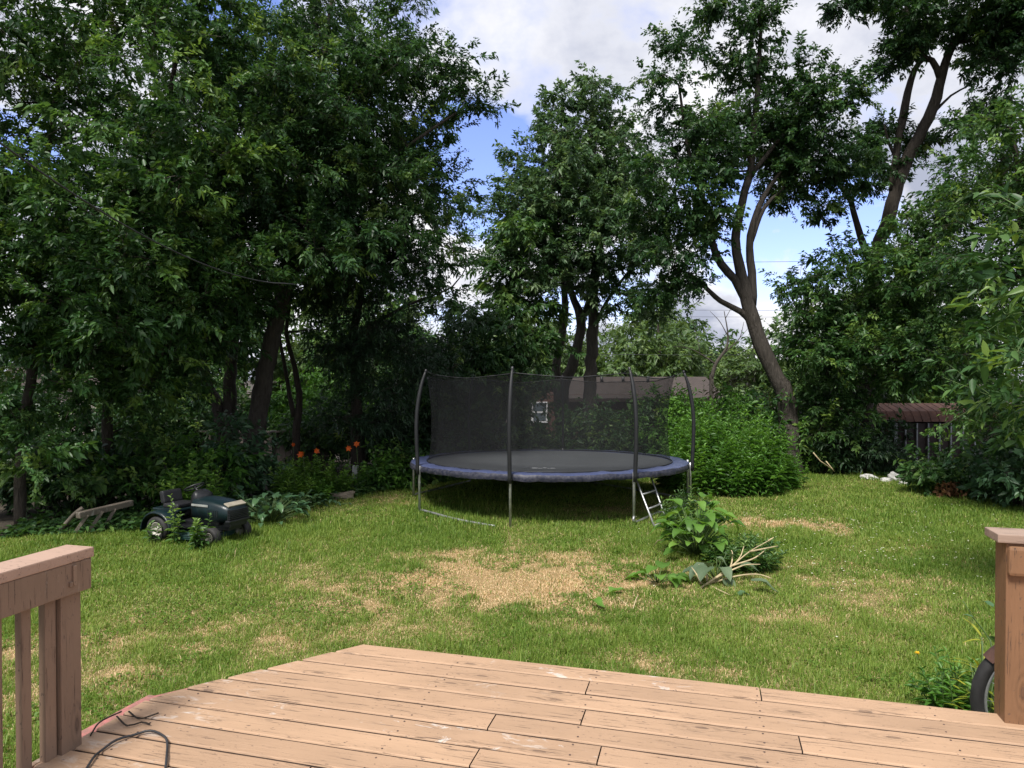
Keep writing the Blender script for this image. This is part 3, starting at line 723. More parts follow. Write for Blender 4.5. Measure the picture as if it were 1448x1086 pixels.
# left railing
rl = dthing('deck_railing', 'brown painted deck railing with square balusters on the left deck edge', 'railing')
RU = -.70
mb = MB(); mb.box((RU + .012, -1.497, .215), (.036, .052, 1.03)); mb.build('post_face_board', M['rail'], rl, local=True, bevel=.005)
mb = MB(); mb.box((RU, -1.413, .225), (.092, .100, 1.05)); mb.build('post', M['rail'], rl, local=True, bevel=.006)
mb = MB(); mb.box((RU + .01, -2.97, .832), (.15, 3.28, .044)); mb.build('top_cap', M['railcap'], rl, local=True, bevel=.006)
mb = MB(); mb.box((RU + .065, -2.96, .742), (.03, 3.24, .134)); mb.build('upper_rail', M['rail'], rl, local=True, bevel=.005)
mb = MB(); mb.box((RU + .085, -1.43, .755), (.010, .016, .085)); mb.box((RU + .085, -1.448, .722), (.010, .014, .02)); mb.build('wood_splice', M['rail'], rl, local=True, bevel=.002)
mb = MB(); mb.box((RU - .062, -2.84, -.09), (.03, 3.1, .13)); mb.build('lower_rail', M['rail'], rl, local=True, bevel=.005)
for k in range(18):
    vv = -1.606 - k * .122
    mb = MB(); mb.box((RU + .012, vv, .23), (.036, .042, .88)); mb.build('baluster', M['rail'], rl, local=True, bevel=.004)
# right post and rail
rr = dthing('deck_railing', 'warm brown corner post and rail at the right front edge of the deck', 'railing')
mb = MB(); mb.box((3.345, -.035, .315), (.13, .13, 1.03)); mb.build('post', M['post_brown'], rr, local=True, bevel=.006)
mb = MB(); mb.box((4.28, -.035, .852), (2.08, .165, .04)); mb.build('top_cap', M['postcap'], rr, local=True, bevel=.005)
mb = MB(); mb.box((4.30, -.116, .752), (2.04, .032, .135)); mb.build('upper_rail', M['post_brown'], rr, local=True, bevel=.016)
mb = MB(); mb.box((4.40, -.035, .10), (1.9, .035, .09)); mb.build('lower_rail', M['post_brown'], rr, local=True, bevel=.004)
for k in range(10):
    mb = MB(); mb.box((3.62 + k * .16, -.035, .417), (.04, .04, .535)); mb.build('baluster', M['post_brown'], rr, local=True, bevel=.004)
# power cord looped on the boards
def dk(px, py, z=.81):
    x, y, zz = ray(px, py); k = (z - CAMZ) / zz; return Vector((x * k, y * k, z))
cord = [dk(*p) for p in ((95, 1120), (112, 1100), (126, 1082), (140, 1064), (165, 1048), (190, 1039), (212, 1035), (229, 1039), (236, 1049), (236, 1066), (234, 1086), (230, 1110), (222, 1140))]
sp = smooth_path([(*p, .0055) for p in cord], .02)
for k in range(4, len(sp) - 4): sp[k, 2] += .006 * math.sin(k * .5) ** 2
mb = MB(); mb.tube(sp[:, :3], .0052, 8); tag(mb.build('extension_cable', M['cable'], None, loc=sp[0, :3]), 'black power cord curled in a loop on the near left deck boards', 'cord')
# dry leaf stalks lying at the red corner
for a, lab in ((((182, 1006), (196, 1016), (210, 1013), (224, 1008)), 'thin dark curled twig on the worn white boards beside the red corner'), (((165, 1013), (180, 1026), (200, 1021), (212, 1024)), 'longer dark twig lying across two deck boards above the black cable'), (((128, 1040), (140, 1022), (158, 1012), (172, 1006)), 'dark bent twig resting on the red painted edge')):
    sp = smooth_path([(*dk(x, y, .812), .003 - .0006 * k) for k, (x, y) in enumerate(a)], .02); tw = MB(); tw.tube(sp[:, :3], list(np.maximum(sp[:, 3], .001)), 5)
    tag(tw.build('dry_twig', M['bark_dark'], None, loc=sp[0, :3]), lab, 'twig')
# bicycle wheel behind the right post
WR = .45; cxy = P(1499, 1010, 4.1)
WC = np.array((cxy[0], cxy[1], WR)); bax = Vector((.35, .93, 0)).normalized()
bw = thing('cart_wheel', (WC[0], WC[1], 0), 'black ribbed rubber wheel with rusty brown guard just behind the right deck post', 'wheel')
wx = Vector((0, 0, 1)).cross(bax).normalized()
mb = MB()
def tyre(i, j, n=56, m=12, rr=.036):
    a = 2 * math.pi * i / n; b = 2 * math.pi * j / m; k = rr * (1 + (.10 if (i % 2 == 0 and math.cos(b) > -.2) else 0))
    rad = WR - .036 + math.cos(b) * k
    return Vector(WC) + (wx * math.cos(a) + Vector((0, 0, 1)) * math.sin(a)) * rad + bax * math.sin(b) * k * 1.05
mb.ring(tyre, 56, 12); mb.build('tyre', M['rubber'], bw)
mb = MB()
def rimf(i, j, n=56):
    a = 2 * math.pi * i / n; q = ((WR - .07, -.018), (WR - .085, -.014), (WR - .085, .014), (WR - .07, .018))[j]
    return Vector(WC) + (wx * math.cos(a) + Vector((0, 0, 1)) * math.sin(a)) * q[0] + bax * q[1]
mb.ring(rimf, 56, 4); mb.build('rim', M['steel'], bw)
mb = MB()
for k in range(20):
    a = 2 * math.pi * k / 20; s = 1 if k % 2 else -1
    mb.tube([Vector(WC) + bax * .03 * s + (wx * math.cos(a + .4) + Vector((0, 0, 1)) * math.sin(a + .4)) * .02, Vector(WC) + (wx * math.cos(a) + Vector((0, 0, 1)) * math.sin(a)) * (WR - .08)], .0016, 4)
mb.build('spokes', M['steel'], bw)
mb = MB(); mb.lathe(WC - np.array(bax) * .05, bax, [(0, 0), (.022, 0), (.022, .012), (.013, .02), (.013, .08), (.022, .088), (.022, .10), (0, .10)], 16); mb.build('hub', M['steel'], bw)
mb = MB()
GS = 1 if wx.x > 0 else -1
def guard(i, j):
    a = R(35) + R(64) * i / 9; b = R(-80) + R(160) * j / 6; rad = WR - .036 + math.cos(b) * .055
    return Vector(WC) + (wx * (-GS) * math.cos(a) + Vector((0, 0, 1)) * math.sin(a)) * rad + bax * math.sin(b) * .055
mb.ring(guard, 10, 7, False, False); mb.build('mudguard', M['rusty'], bw)
# ------------------------------------------------------------------ trampoline
TC = np.array((.70, 13.6)); TR = 2.60
def rim_z(y): return .765 - .0285 * (y - TC[1])
tr = thing('trampoline', (TC[0], TC[1], 0), 'large round trampoline with black jumping mat, blue edge pad and tall black safety net', 'trampoline')
def tp(a, r, dz=0.): x, y = TC[0] + r * math.cos(a), TC[1] + r * math.sin(a); return Vector((x, y, rim_z(y) + dz))
mb = MB(); n = 96
vs = [tp(0, 0, -.012)]; fs = []; rings = [.5, 1.0, 1.5, 2.0, 2.30]
for k, r in enumerate(rings): vs += [tp(2 * math.pi * i / n, r, -.012 * (1 - (r / 2.3) ** 2) + .002) for i in range(n)]
fs += [(0, 1 + i, 1 + (i + 1) % n) for i in range(n)]
for k in range(len(rings) - 1):
    for i in range(n): a = 1 + k * n; fs.append((a + i, a + n + i, a + n + (i + 1) % n, a + (i + 1) % n))
mb.add(vs, fs, True); mat_o = mb.build('jumping_mat', M['matfab'], tr)
mb = MB()
# worn printed mark: two wings and a small peak
g = P(769, 657, 12.15); LX, LY = g[0], g[1]
def mk(poly): mb.add([Vector((LX + x, LY + y, rim_z(LY + y) - .004)) for x, y in poly], [tuple(range(len(poly)))])
mk([(-.21, -.03), (-.20, .07), (-.13, .08), (-.09, .02), (-.12, -.06), (-.18, -.07)]); mk([(-.10, -.06), (-.09, .01), (-.02, -.02), (-.03, -.075)])
mk([(-.02, .03), (.0, .10), (.03, .11), (.06, .05), (.035, -.01), (.01, -.02)]); mk([(.055, -.075), (.065, -.005), (.10, -.015), (.10, -.08)])
mk([(.10, -.05), (.12, .03), (.19, .035), (.205, -.02), (.17, -.075), (.12, -.08)])
mb.build('printed_logo', M['logo'], mat_o)
# steel frame ring
mb = MB(); mb.ring(lambda i, j: tp(2 * math.pi * i / 96, TR - .05 + .024 * math.cos(j * .785), -.055 + .024 * math.sin(j * .785)), 96, 8); mb.build('frame_ring', M['steel'], tr)
# pad: top with soft wrinkles, then a hanging skirt
mb = MB(); rg = np.random.default_rng(5); NP = 384
wr = np.convolve(rg.normal(size=NP + 8), np.ones(5) / 5, 'same')[:NP]; wr2 = np.convolve(rg.normal(size=NP + 30), np.ones(13) / 13, 'same')[:NP]; wr[-1] = wr[0]
sec = [(2.30, .002), (2.36, .020), (2.46, .026), (2.52, .022), (2.58, .016), (2.61, .006)]
mb.ring(lambda i, j: tp(2 * math.pi * i / NP, sec[j][0] + .012 * wr[i] * (j > 3), sec[j][1] + (.010 * wr[i] + .016 * wr2[i]) * (j > 0)), NP, 6, True, False); pad = mb.build('edge_pad', M['pad'], tr)
mb = MB(); sk = [(2.61, .0055), (2.628, -.022), (2.632, -.058), (2.622, -.092)]
mb.ring(lambda i, j: tp(2 * math.pi * i / NP, sk[j][0] + .02 * wr[i] * (j / 3) + .016 * wr[(i * 3) % NP] * j / 3 + .012 * wr[i] * (j == 0), sk[j][1] + (.010 * wr[i] + .016 * wr2[i]) + .016 * wr2[(i * 2) % NP] * (j == 3)), NP, 4, True, False); mb.build('pad_skirt', M['padside'], pad)
# legs: the eight uprights, each a steel tube and a foam covered enclosure pole above
angs = [R(a) for a in (209, 254, 298, 345, 357, 80, 128, 174)]
PT = []
for a in angs:
    x0 = TC[0] + TR * 1.015 * math.cos(a); y0 = TC[1] + TR * 1.015 * math.sin(a); rz = rim_z(y0)
    mb = MB(); mb.tube([(x0, y0, -.02), (x0, y0, rz - .06), (x0, y0, rz + .02)], .022, 10); leg = mb.build('leg', M['steel'], tr)
    if abs(a - angs[4]) < .01 or abs(a - angs[7]) < .01: PT.append(None); continue   # these two legs carry no enclosure pole
    pts = []
    rp = TR * 1.028
    for t, dr, in ((0, 0), (.12, .003), (.3, .018), (.5, .022), (.66, .0), (.8, -.045), (.9, -.09), (1.0, -.155)):
        pts.append((TC[0] + (rp + dr) * math.cos(a), TC[1] + (rp + dr) * math.sin(a), rz - .13 + t * 1.80))
    sp = smooth_path([(*p, .032) for p in pts], .08)
    mb = MB(); mb.tube(sp[:, :3], [.034 if len(PT) < 4 else .024] * (len(sp) - 4) + [.031, .027, .023, .020], 10); pole = mb.build('enclosure_pole', M['foam'], tr)
    mb = MB(); mb.lathe(sp[-1, :3], sp[-1, :3] - sp[-3, :3], [(.021, -.03), (.024, -.02), (.024, .012), (.014, .026), (0, .028)], 12)
    mb.build('pole_cap', M['mow_black'], pole); PT.append(sp[-1, :3])
# bottom tubes joining pairs of legs
def bar(pts, r=.021): mb = MB(); sp = smooth_path([(*p, r) for p in pts], .08); mb.tube(sp[:, :3], r, 8); mb.build('base_tube', M['steel'], tr)
def foot(i): a = angs[i]; return np.array((TC[0] + TR * 1.015 * math.cos(a), TC[1] + TR * 1.015 * math.sin(a), .055))
f0 = foot(0); bar([f0 + (0, 0, .12), f0, f0 + (.10, -.10, .0), (*G(640, 739)[:2], .07), (*G(668, 744)[:2], .06), (*G(700, 748.5)[:2], .05)])
f2 = foot(2); bar([f2 + (0, 0, .1), f2 + (.03, .02, 0), f2 * .55 + foot(3) * .45 + (0, .12, 0), foot(3)])
bar([foot(4), foot(4) * .5 + foot(5) * .5, foot(5)]); bar([foot(6), foot(6) * .5 + foot(7) * .5, foot(7)])
# net: a soft cylinder, pulled towards the poles at its top edge
def net_r(a, t):
    pull = max(math.cos(a - b) for b in angs) ** 60
    return 2.30 - .075 * math.sin(math.pi * min(1, t * .9)) + .01 * math.sin(a * 23) * t + .014 * math.sin(a * 9 + t * 4) + .05 * pull * t ** 6 + .012 * math.sin(a * 57) * (t > .8)
def net_z(a, t):
    y = TC[1] + 2.3 * math.sin(a); dd = min(abs(math.atan2(math.sin(a - b), math.cos(a - b))) for b in angs)
    h = 1.60 - .075 * min(1, dd / .35) ** .8
    return rim_z(y) + .005 + t * h
NT = [0, .04, .12, .25, .4, .55, .7, .82, .91, .96, 1.0]
mb = MB(); mb.ring(lambda i, j: Vector((TC[0] + net_r(2 * math.pi * i / 288, NT[j]) * math.cos(2 * math.pi * i / 288), TC[1] + net_r(2 * math.pi * i / 288, NT[j]) * math.sin(2 * math.pi * i / 288), net_z(2 * math.pi * i / 288, NT[j]))), 288, len(NT), True, False)
net = mb.build('safety_net', M['net'], tr)
mb = MB(); mb.ring(lambda i, j: Vector((TC[0] + (net_r(2 * math.pi * i / 288, 1) + .008 * math.cos(j * 1.2566)) * math.cos(2 * math.pi * i / 288), TC[1] + (net_r(2 * math.pi * i / 288, 1) + .008 * math.cos(j * 1.2566)) * math.sin(2 * math.pi * i / 288), net_z(2 * math.pi * i / 288, 1) + .008 * math.sin(j * 1.2566))), 288, 5)
mb.ring(lambda i, j: Vector((TC[0] + (2.315 + .010 * math.cos(j * 1.2566)) * math.cos(2 * math.pi * i / 96), TC[1] + (2.315 + .010 * math.cos(j * 1.2566)) * math.sin(2 * math.pi * i / 96), rim_z(TC[1] + 2.3 * math.sin(2 * math.pi * i / 96)) + .022 + .010 * math.sin(j * 1.2566))), 96, 5)
mb.build('edge_band', M['foam'], net)
for a, p in zip(angs, PT):
    if p is None: continue
    mb = MB(); q = Vector((TC[0] + net_r(a, 1) * math.cos(a), TC[1] + net_r(a, 1) * math.sin(a), net_z(a, 1))); mb.tube([p, (Vector(p) + q) / 2 - Vector((0, 0, .015)), q], .007, 5)
    mb.build('net_strap', M['foam'], net)
# entry ladder, hooked on the rim at the right front
ld = thing('ladder', P(930, 745, 11.2), 'slim steel trampoline ladder with three rungs leaning at the right front', 'ladder')
l0, l1 = P(901, 682, 11.55), P(927, 748.5, 11.02); r0, r1 = P(921, 676, 11.95), P(944, 740, 11.45)
for a, b in ((l0, l1), (r0, r1)):
    mb = MB(); mb.tube([a + (b - a) * -.10 + np.array((.0, .06, .0)), a + (b - a) * -.02, a * .5 + b * .5, b], .016, 8); mb.build('side_rail', M['steel'], ld)
for t in (.27, .58, .93):
    a, b = l0 + (l1 - l0) * t, r0 + (r1 - r0) * t; mb = MB(); mb.tube([a, a * .5 + b * .5 + np.array((0, 0, -.004)), b], .015, 8); mb.build('rung', M['steel'], ld)
# ------------------------------------------------------------------ riding mower (local axes: x forward, y left, z up; metres)
mw = thing('riding_mower', G(222, 765) + np.array((.18, .30, 0)), 'old dark green riding lawn mower overgrown by weeds beside the left bed', 'riding mower')
mw.rotation_euler = (0, 0, R(-24)); mw.scale = (.79, .79, .74)
L_ = dict(local=True)
def wheel(name, c, rad, wd, rimr, side):
    mb = MB(); n, m = 40, 14; tr_ = (rad - rimr) * .52
    def fn(i, j):
        a = 2 * math.pi * i / n; b = 2 * math.pi * j / m
        sx = abs(math.cos(b)) ** .7 * (1 if math.cos(b) > 0 else -1); sy = abs(math.sin(b)) ** .6 * (1 if math.sin(b) > 0 else -1)
        rr = (rad + rimr) / 2 + sx * (rad - rimr) / 2 * (1 + (.05 if (i + (j % 2)) % 2 and sx > .5 else 0))
        return Vector(c) + Vector((math.cos(a) * rr, sy * wd / 2, math.sin(a) * rr))
    mb.ring(fn, n, m); ty = mb.build('wheel', M['rubber'], wh_parent, **L_)
    mb = MB(); mb.lathe(Vector(c), (0, side, 0), [(rimr + .004, wd * .42), (rimr * .93, wd * .44), (rimr * .86, wd * .34), (rimr * .55, wd * .16), (rimr * .38, wd * .20), (rimr * .30, wd * .40), (rimr * .12, wd * .42), (0, wd * .42)], 28)
    mb.lathe(Vector(c), (0, -side, 0), [(rimr + .004, wd * .42), (rimr * .8, wd * .2), (0, wd * .2)], 20)
    o = mb.build('rim', M['mow_cream'], ty, **L_)
    return ty
wh_parent = mw
for s in (-1, 1): wheel('rear', (0, s * .40, .245), .255, .24, .135, s)
for s in (-1, 1): wheel('front', (1.20, s * .36, .18), .185, .15, .09, s)
def loft(secs, closed=True, cap=True):
    """secs: list of (x, [(y,z)...])"""
    mb = MB(); m = len(secs[0][1]); vs = [(x, y, z) for x, q in secs for y, z in q]; fs = []
    for i in range(len(secs) - 1):
        for j in range(m if closed else m - 1): fs.append((i * m + j, i * m + (j + 1) % m, (i + 1) * m + (j + 1) % m, (i + 1) * m + j))
    if cap: fs += [tuple(range(m))[::-1], tuple((len(secs) - 1) * m + j for j in range(m))]
    mb.add(vs, fs, True); return mb
def hs(w, z0, z1, r=.07): # hood section: round shouldered
    h = w / 2; return [(-h, z0), (-h * 1.03, (z0 + z1) / 2), (-h, z1 - r), (-h + r * .3, z1 - r * .3), (-h + r, z1), (0, z1 + .018), (h - r, z1), (h - r * .3, z1 - r * .3), (h, z1 - r), (h * 1.03, (z0 + z1) / 2), (h, z0)]
hood = loft([(.62, hs(.50, .47, .84)), (.80, hs(.52, .46, .84)), (1.10, hs(.53, .45, .815)), (1.32, hs(.52, .45, .775)), (1.44, hs(.48, .46, .735)), (1.475, hs(.43, .50, .69))]).build('hood', M['mow_green'], mw, **L_)
mb2 = MB(); mb2.box((1.40, 0, .768), (.13, .42, .030), Matrix.Rotation(R(24), 3, 'Y')); mb2.build('headlight_lens', M['lens'], hood, bevel=.01, **L_)
mb = MB()
for k in range(6): mb.box((1.475, 0, .665 - k * .030), (.035 + .006 * k, .46, .016))
mb.box((1.462, 0, .585), (.02, .47, .20)); mb.build('grille', M['mow_black'], mw, bevel=.004, **L_)
mb = MB(); mb.box((1.46, 0, .462), (.10, .50, .055)); mb.box((1.40, 0, .40), (.16, .40, .10)); mb.build('front_bumper', M['mow_black'], mw, bevel=.02, **L_)
for s in (-1, 1):
    mb = MB(); mb.box((.83, s * .275, .735), (.40, .012, .042)); mb.build('side_trim', M['mow_silver'], hood, bevel=.004, **L_)
    mb = MB()
    for k in range(6): mb.box((1.02 + k * .045, s * .268, .60), (.016, .014, .12))
    mb.build('side_vent', M['mow_black'], hood, **L_)
mb = MB(); mb.box((.55, 0, .33), (1.7, .30, .12)); mb.box((.95, 0, .44), (.55, .42, .14)); mb.build('chassis', M['mow_black'], mw, bevel=.015, **L_)
mb = MB(); mb.tube([(1.20, -.38, .18), (1.20, -.28, .24), (1.20, .28, .24), (1.20, .38, .18)], .022, 8); mb.build('axle', M['mow_black'], mw, **L_)
mb = MB(); mb.tube([(0, -.42, .245), (0, .42, .245)], .025, 8); mb.build('axle', M['mow_black'], mw, **L_)
# dash column and steering wheel
loft([(.46, hs(.26, .42, .90, .05)), (.56, hs(.34, .42, .98, .06)), (.66, hs(.40, .44, .92, .07))]).build('dash_column', M['mow_black'], mw, **L_)
mb = MB(); tl = Matrix.Rotation(R(-28), 3, 'Y'); cw = Vector((.40, 0, 1.02))
mb.ring(lambda i, j: cw + tl @ Vector(((.175 + .017 * math.cos(j * .785)) * math.cos(i * .2618), (.175 + .017 * math.cos(j * .785)) * math.sin(i * .2618), .017 * math.sin(j * .785))), 24, 8)
for k in range(3): a = k * 2.094 + .4; mb.tube([cw, cw + tl @ Vector((.17 * math.cos(a), .17 * math.sin(a), 0))], .012, 6)
mb.tube([cw, (.53, 0, .92)], .022, 8); mb.build('steering_wheel', M['mow_black'], mw, **L_)
# fenders and seat deck
def arch(s):
    mb = MB(); n = 14; vs = []
    for i in range(n + 1):
        a = R(188) - R(196) * i / n; 
        for y, dz in ((.20, .0), (.40, .012), (.52, .0), (.545, -.035)):
            rr = .345; x = rr * 1.08 * math.cos(a) + .01; z = .255 + rr * max(-.15, math.sin(a)) + dz; vs.append((x, s * y, z))
    fs = [(i * 4 + j, i * 4 + j + 1, i * 4 + j + 5, i * 4 + j + 4) for i in range(n) for j in range(3)]
    mb.add(vs, fs, True); o = mb.build('fender', M['mow_green'], mw, **L_)
    so_ = o.modifiers.new('thick', 'SOLIDIFY'); so_.thickness = .018
arch(-1); arch(1)
mb = MB(); mb.box((-.04, 0, .575), (.66, .56, .06)); mb.build('seat_platform', M['mow_green'], mw, bevel=.025, **L_)
mb = MB(); mb.box((.02, 0, .645), (.40, .44, .10)); st_ = mb.build('seat', M['seat'], mw, bevel=.045, segs=3, **L_)
mb = MB(); mb.box((-.20, 0, .80), (.11, .44, .26), Matrix.Rotation(R(-12), 3, 'Y')); mb.build('backrest', M['seat'], st_, bevel=.05, segs=3, **L_)
for s in (-1, 1):
    mb = MB(); mb.box((.50, s * .33, .325), (.46, .24, .025)); mb.box((.30, s * .33, .41), (.03, .24, .20), Matrix.Rotation(R(-22), 3, 'Y')); mb.build('footrest', M['mow_black'], mw, bevel=.008, **L_)
mb = MB()
mb.lathe((.66, 0, .11), (0, 0, 1), [(.52, 0), (.54, .03), (.52, .115), (.46, .155), (.25, .165), (0, .165)], 40); 
for k in range(3): mb.ring(lambda i, j, z=.135 + k * .035: Vector((.66 + (.535 + .01 * math.cos(j * 1.57)) * math.cos(i * .157), (.535 + .01 * math.cos(j * 1.57)) * math.sin(i * .157), z + .008 * math.sin(j * 1.57))), 40, 4)
mb.build('cutting_deck', M['mow_teal'], mw, **L_)
mb = MB(); mb.tube([(.42, -.36, .40), (.36, -.40, .62), (.33, -.41, .74)], .012, 6); mb.lathe((.33, -.41, .735), (0, 0, 1), [(0, 0), (.022, .0), (.026, .03), (.018, .06), (0, .065)], 12); mb.build('lift_lever', M['mow_black'], mw, **L_)
# ------------------------------------------------------------------ weathered timber frame left of the mower
wf = thing('timber_frame', G(130, 752), 'weathered grey timber beam on slanted legs lying tilted left of the mower', 'wooden frame')
mb = MB(); mb.beam(P(110, 729, 10.5), P(186, 711, 11.3), .10, .09); mb.build('beam', M['timber'], wf, bevel=.01)
for a, b in (((124, 728, 10.6), (104, 752, 10.55)), ((145, 723, 10.8), (124, 748, 10.72)), ((163, 719, 11.0), (146, 743, 10.95))):
    p, q = P(*a), P(*b); q[2] = .01; mb = MB(); mb.beam(p, q, .045, .05); mb.build('leg', M['timber'], wf, bevel=.006)
mb = MB(); mb.tube(smooth_path([(*P(117, 718, 10.7), .03), (*P(104, 728, 10.65), .032), (*P(86, 749, 10.6), .026)], .1)[:, :3], .030, 8); mb.build('brace', M['timber'], wf)
mb = MB(); mb.beam(P(119, 750, 10.75), P(146, 744, 10.9), .09, .03); mb.build('foot_board', M['rusty'], wf, bevel=.004)
# ------------------------------------------------------------------ trees
B = pxblob
def root_of(px, py, d):
    p = P(px, py, d); return p[0], p[1]
# left: near young maple at the frame edge
x, y = root_of(28, 700, 11.3)
tree('maple_tree', 'leafy maple at the far left edge with thin dark trunk', 'tree', (x, y, 0),
     [ground_trunk(x, y, .09, (30, 640, 11.3, .085), (45, 520, 11.2, .075), (40, 380, 11.2, .06), (70, 200, 11.2, .045), (90, 60, 11.2, .03))],
     [B(40, 560, 10.8, 90, 110, 1.3, .5, 1.5), B(20, 400, 10.6, 110, 130, 1.5, .5, 1.6), B(110, 280, 10.3, 130, 110, 1.5, .5, 1.5), B(60, 120, 10.8, 120, 110, 1.5, .5, 1.35), B(180, 420, 10.6, 90, 90, 1.2, .45, 1.5),
      B(-60, 250, 10.5, 100, 250, 1.5, .5, 1.0), B(20, -60, 10.8, 150, 90, 1.5, .5, 1.0)],
     'leaf_maple', 'bark_dark', .098, .041, seed=11, young=.16, six=True, hang=.12, per=40)
x, y = root_of(152, 660, 12.6)
tree('maple_tree', 'shaded maple with slim trunk standing behind the tilted timber frame', 'tree', (x, y, 0),
     [ground_trunk(x, y, .10, (152, 600, 12.6, .09), (160, 500, 12.5, .08), (190, 350, 12.4, .065), (230, 180, 12.4, .05), (260, 30, 12.4, .03))],
     [B(170, 540, 12.4, 90, 75, 1.3, .5, 1.5), B(230, 470, 12.0, 100, 80, 1.4, .5, 1.5), B(210, 330, 11.6, 120, 110, 1.6, .5, 1.6), B(280, 200, 11.4, 120, 110, 1.6, .5, 1.5), B(250, 50, 12.0, 130, 80, 1.7, .55, 1.15), B(150, -20, 12.2, 110, 80, 1.5, .55, 1.0), B(300, 380, 11.8, 90, 80, 1.3, .5, 1.4)],
     'leaf_maple', 'bark_dark', .098, .041, seed=12, young=.16, six=True, hang=.12, per=40)
# left: big tree with three stems
x, y = root_of(352, 640, 15.0)
tree('ash_tree', 'tallest dense left tree, its pale brown trunk leaning right over the daylily bed', 'tree', (x, y, 0),
     [ground_trunk(x, y, .24, (362, 600, 15, .20), (378, 510, 14.9, .17), (398, 425, 14.8, .15), (415, 350, 14.7, .13), (430, 250, 14.6, .11), (450, 130, 14.6, .08), (470, 0, 14.6, .05)),
      [(*P(405, 400, 14.8), .09), (*P(450, 330, 14.4), .07), (*P(520, 250, 14.0), .05), (*P(600, 190, 13.8), .03), (*P(660, 150, 13.8), .018)],
      [(*P(420, 310, 14.7), .08), (*P(370, 220, 14.2), .06), (*P(340, 100, 14.0), .04)]],
     [B(400, 330, 13.2, 110, 80, 1.6, .5, 1.5), B(500, 330, 13.4, 100, 85, 1.8, .5, 1.7), B(570, 270, 13.6, 75, 90, 1.6, .5, 1.5), B(470, 210, 13.0, 110, 100, 1.8, .5, 1.7), B(560, 120, 13.4, 60, 80, 1.5, .5, 1.4), B(400, 130, 13.0, 100, 100, 1.8, .5, 1.4), B(500, 60, 13.6, 90, 80, 1.8, .5, 1.4),
      B(590, 40, 13.8, 35, 60, 1.0, .42, 1.0), B(575, -40, 13.8, 60, 60, 1.2, .5, .8), B(430, -30, 13.6, 110, 60, 1.6, .5, 1.1), B(665, 155, 13.8, 35, 52, .7, .38, .85), B(628, 345, 13.8, 38, 50, .8, .42, 1.2), B(615, 200, 13.8, 40, 45, .8, .42, 1.0), B(600, 390, 14, 60, 40, 1.0, .45, 1.2), B(640, 110, 13.8, 18, 35, .4, .3, .8),
      B(480, 300, 16.2, 130, 110, 1.4, .6, 1.5), B(560, 200, 16.0, 60, 110, 1.2, .55, 1.3), B(420, 150, 16.2, 130, 130, 1.4, .6, 1.2), B(520, 400, 16.6, 90, 40, 1.1, .5, 1.3)],
     'leaf_dark', 'bark', .098, .040, seed=13, young=.15, hang=.12, twigs=15, per=40)
x, y = root_of(325, 640, 15.8)
tree('ash_tree', 'forked dark tree left of the tallest tree with two straight stems', 'tree', (x, y, 0),
     [ground_trunk(x - .15, y, .17, (312, 590, 15.8, .14), (290, 535, 15.7, .12), (275, 450, 15.6, .10), (265, 350, 15.4, .08), (280, 200, 15, .05)),
      ground_trunk(x + .1, y, .17, (327, 590, 15.8, .15), (325, 540, 15.8, .13), (332, 450, 15.7, .11), (340, 350, 15.5, .09), (330, 220, 15.2, .06))],
     [B(270, 440, 14.0, 110, 60, 1.5, .5, 1.3), B(330, 300, 14.2, 110, 100, 1.8, .55, 1.4), B(260, 250, 14.2, 110, 100, 1.8, .55, 1.2), B(330, 460, 14.0, 80, 50, 1.2, .45, 1.3), B(250, 520, 14.5, 70, 40, 1.2, .45, 1.2), B(320, 130, 15, 110, 100, 1.8, .55, 1.0), B(200, 430, 14.2, 90, 90, 1.4, .5, 1.0), B(250, 330, 16.6, 150, 150, 1.4, .6, 1.4), B(180, 150, 16.4, 150, 140, 1.5, .62, 1.15), B(300, 60, 16.4, 140, 100, 1.5, .62, 1.0)],
     'leaf_dark', 'bark', .115, .045, seed=14, young=.10, hang=.18)
x, y = root_of(418, 630, 16.4)
tree('ash_tree', 'slender twin stemmed dark tree between the leaning trunk and the dark evergreen', 'tree', (x, y, 0),
     [ground_trunk(x, y, .09, (419, 600, 16.4, .085), (424, 570, 16.4, .075), (417, 520, 16.4, .06), (405, 470, 16.3, .045), (415, 400, 16.2, .03)),
      [(*P(416, 590, 16.4), .06), (*P(404, 530, 16.4), .05), (*P(396, 480, 16.3), .035), (*P(380, 420, 16.2), .025)]],
     [B(440, 390, 16, 60, 40, 1.2, .45, 1.2), B(390, 400, 16, 50, 40, 1.0, .45, 1.0), B(470, 440, 16.4, 40, 30, .8, .42, 1.0)],
     'leaf_dark', 'bark_dark', .14, .05, seed=15, young=.05)
# dark evergreen, layered
x, y = root_of(505, 640, 16.2)
ev = []
for k, (py, rx) in enumerate(((590, 70), (550, 80), (505, 85), (460, 85), (420, 80), (380, 70), (350, 50))):
    ev += [B(520 + (k % 2) * 30 - 10, py, 16.0, rx, 20, 1.3, .40, 1.7)]
ev += [B(590, 520, 16.2, 60, 60, 1.2, .42, 1.4), B(610, 440, 16.4, 50, 25, .9, .4, .9), B(560, 590, 16.4, 50, 40, 1.0, .42, 1.3)]
tree('evergreen_tree', 'dark layered evergreen tree left of the trampoline net', 'tree', (x, y, 0),
     [ground_trunk(x, y, .15, (504, 560, 16.2, .13), (500, 480, 16.2, .10), (512, 400, 16.2, .07), (520, 330, 16.2, .03)),
      [(*P(505, 470, 16.2), .045), (*P(580, 430, 16.3), .032), (*P(640, 405, 16.4), .018), (*P(662, 372, 16.4), .008)],
      [(*P(580, 430, 16.3), .022), (*P(622, 420, 16.4), .014), (*P(650, 432, 16.4), .007)]],
     ev, 'leaf_conifer', 'bark_dark', .10, .026, twigs=15, per=20, seed=16, young=.03, hang=.30, flat=.3)
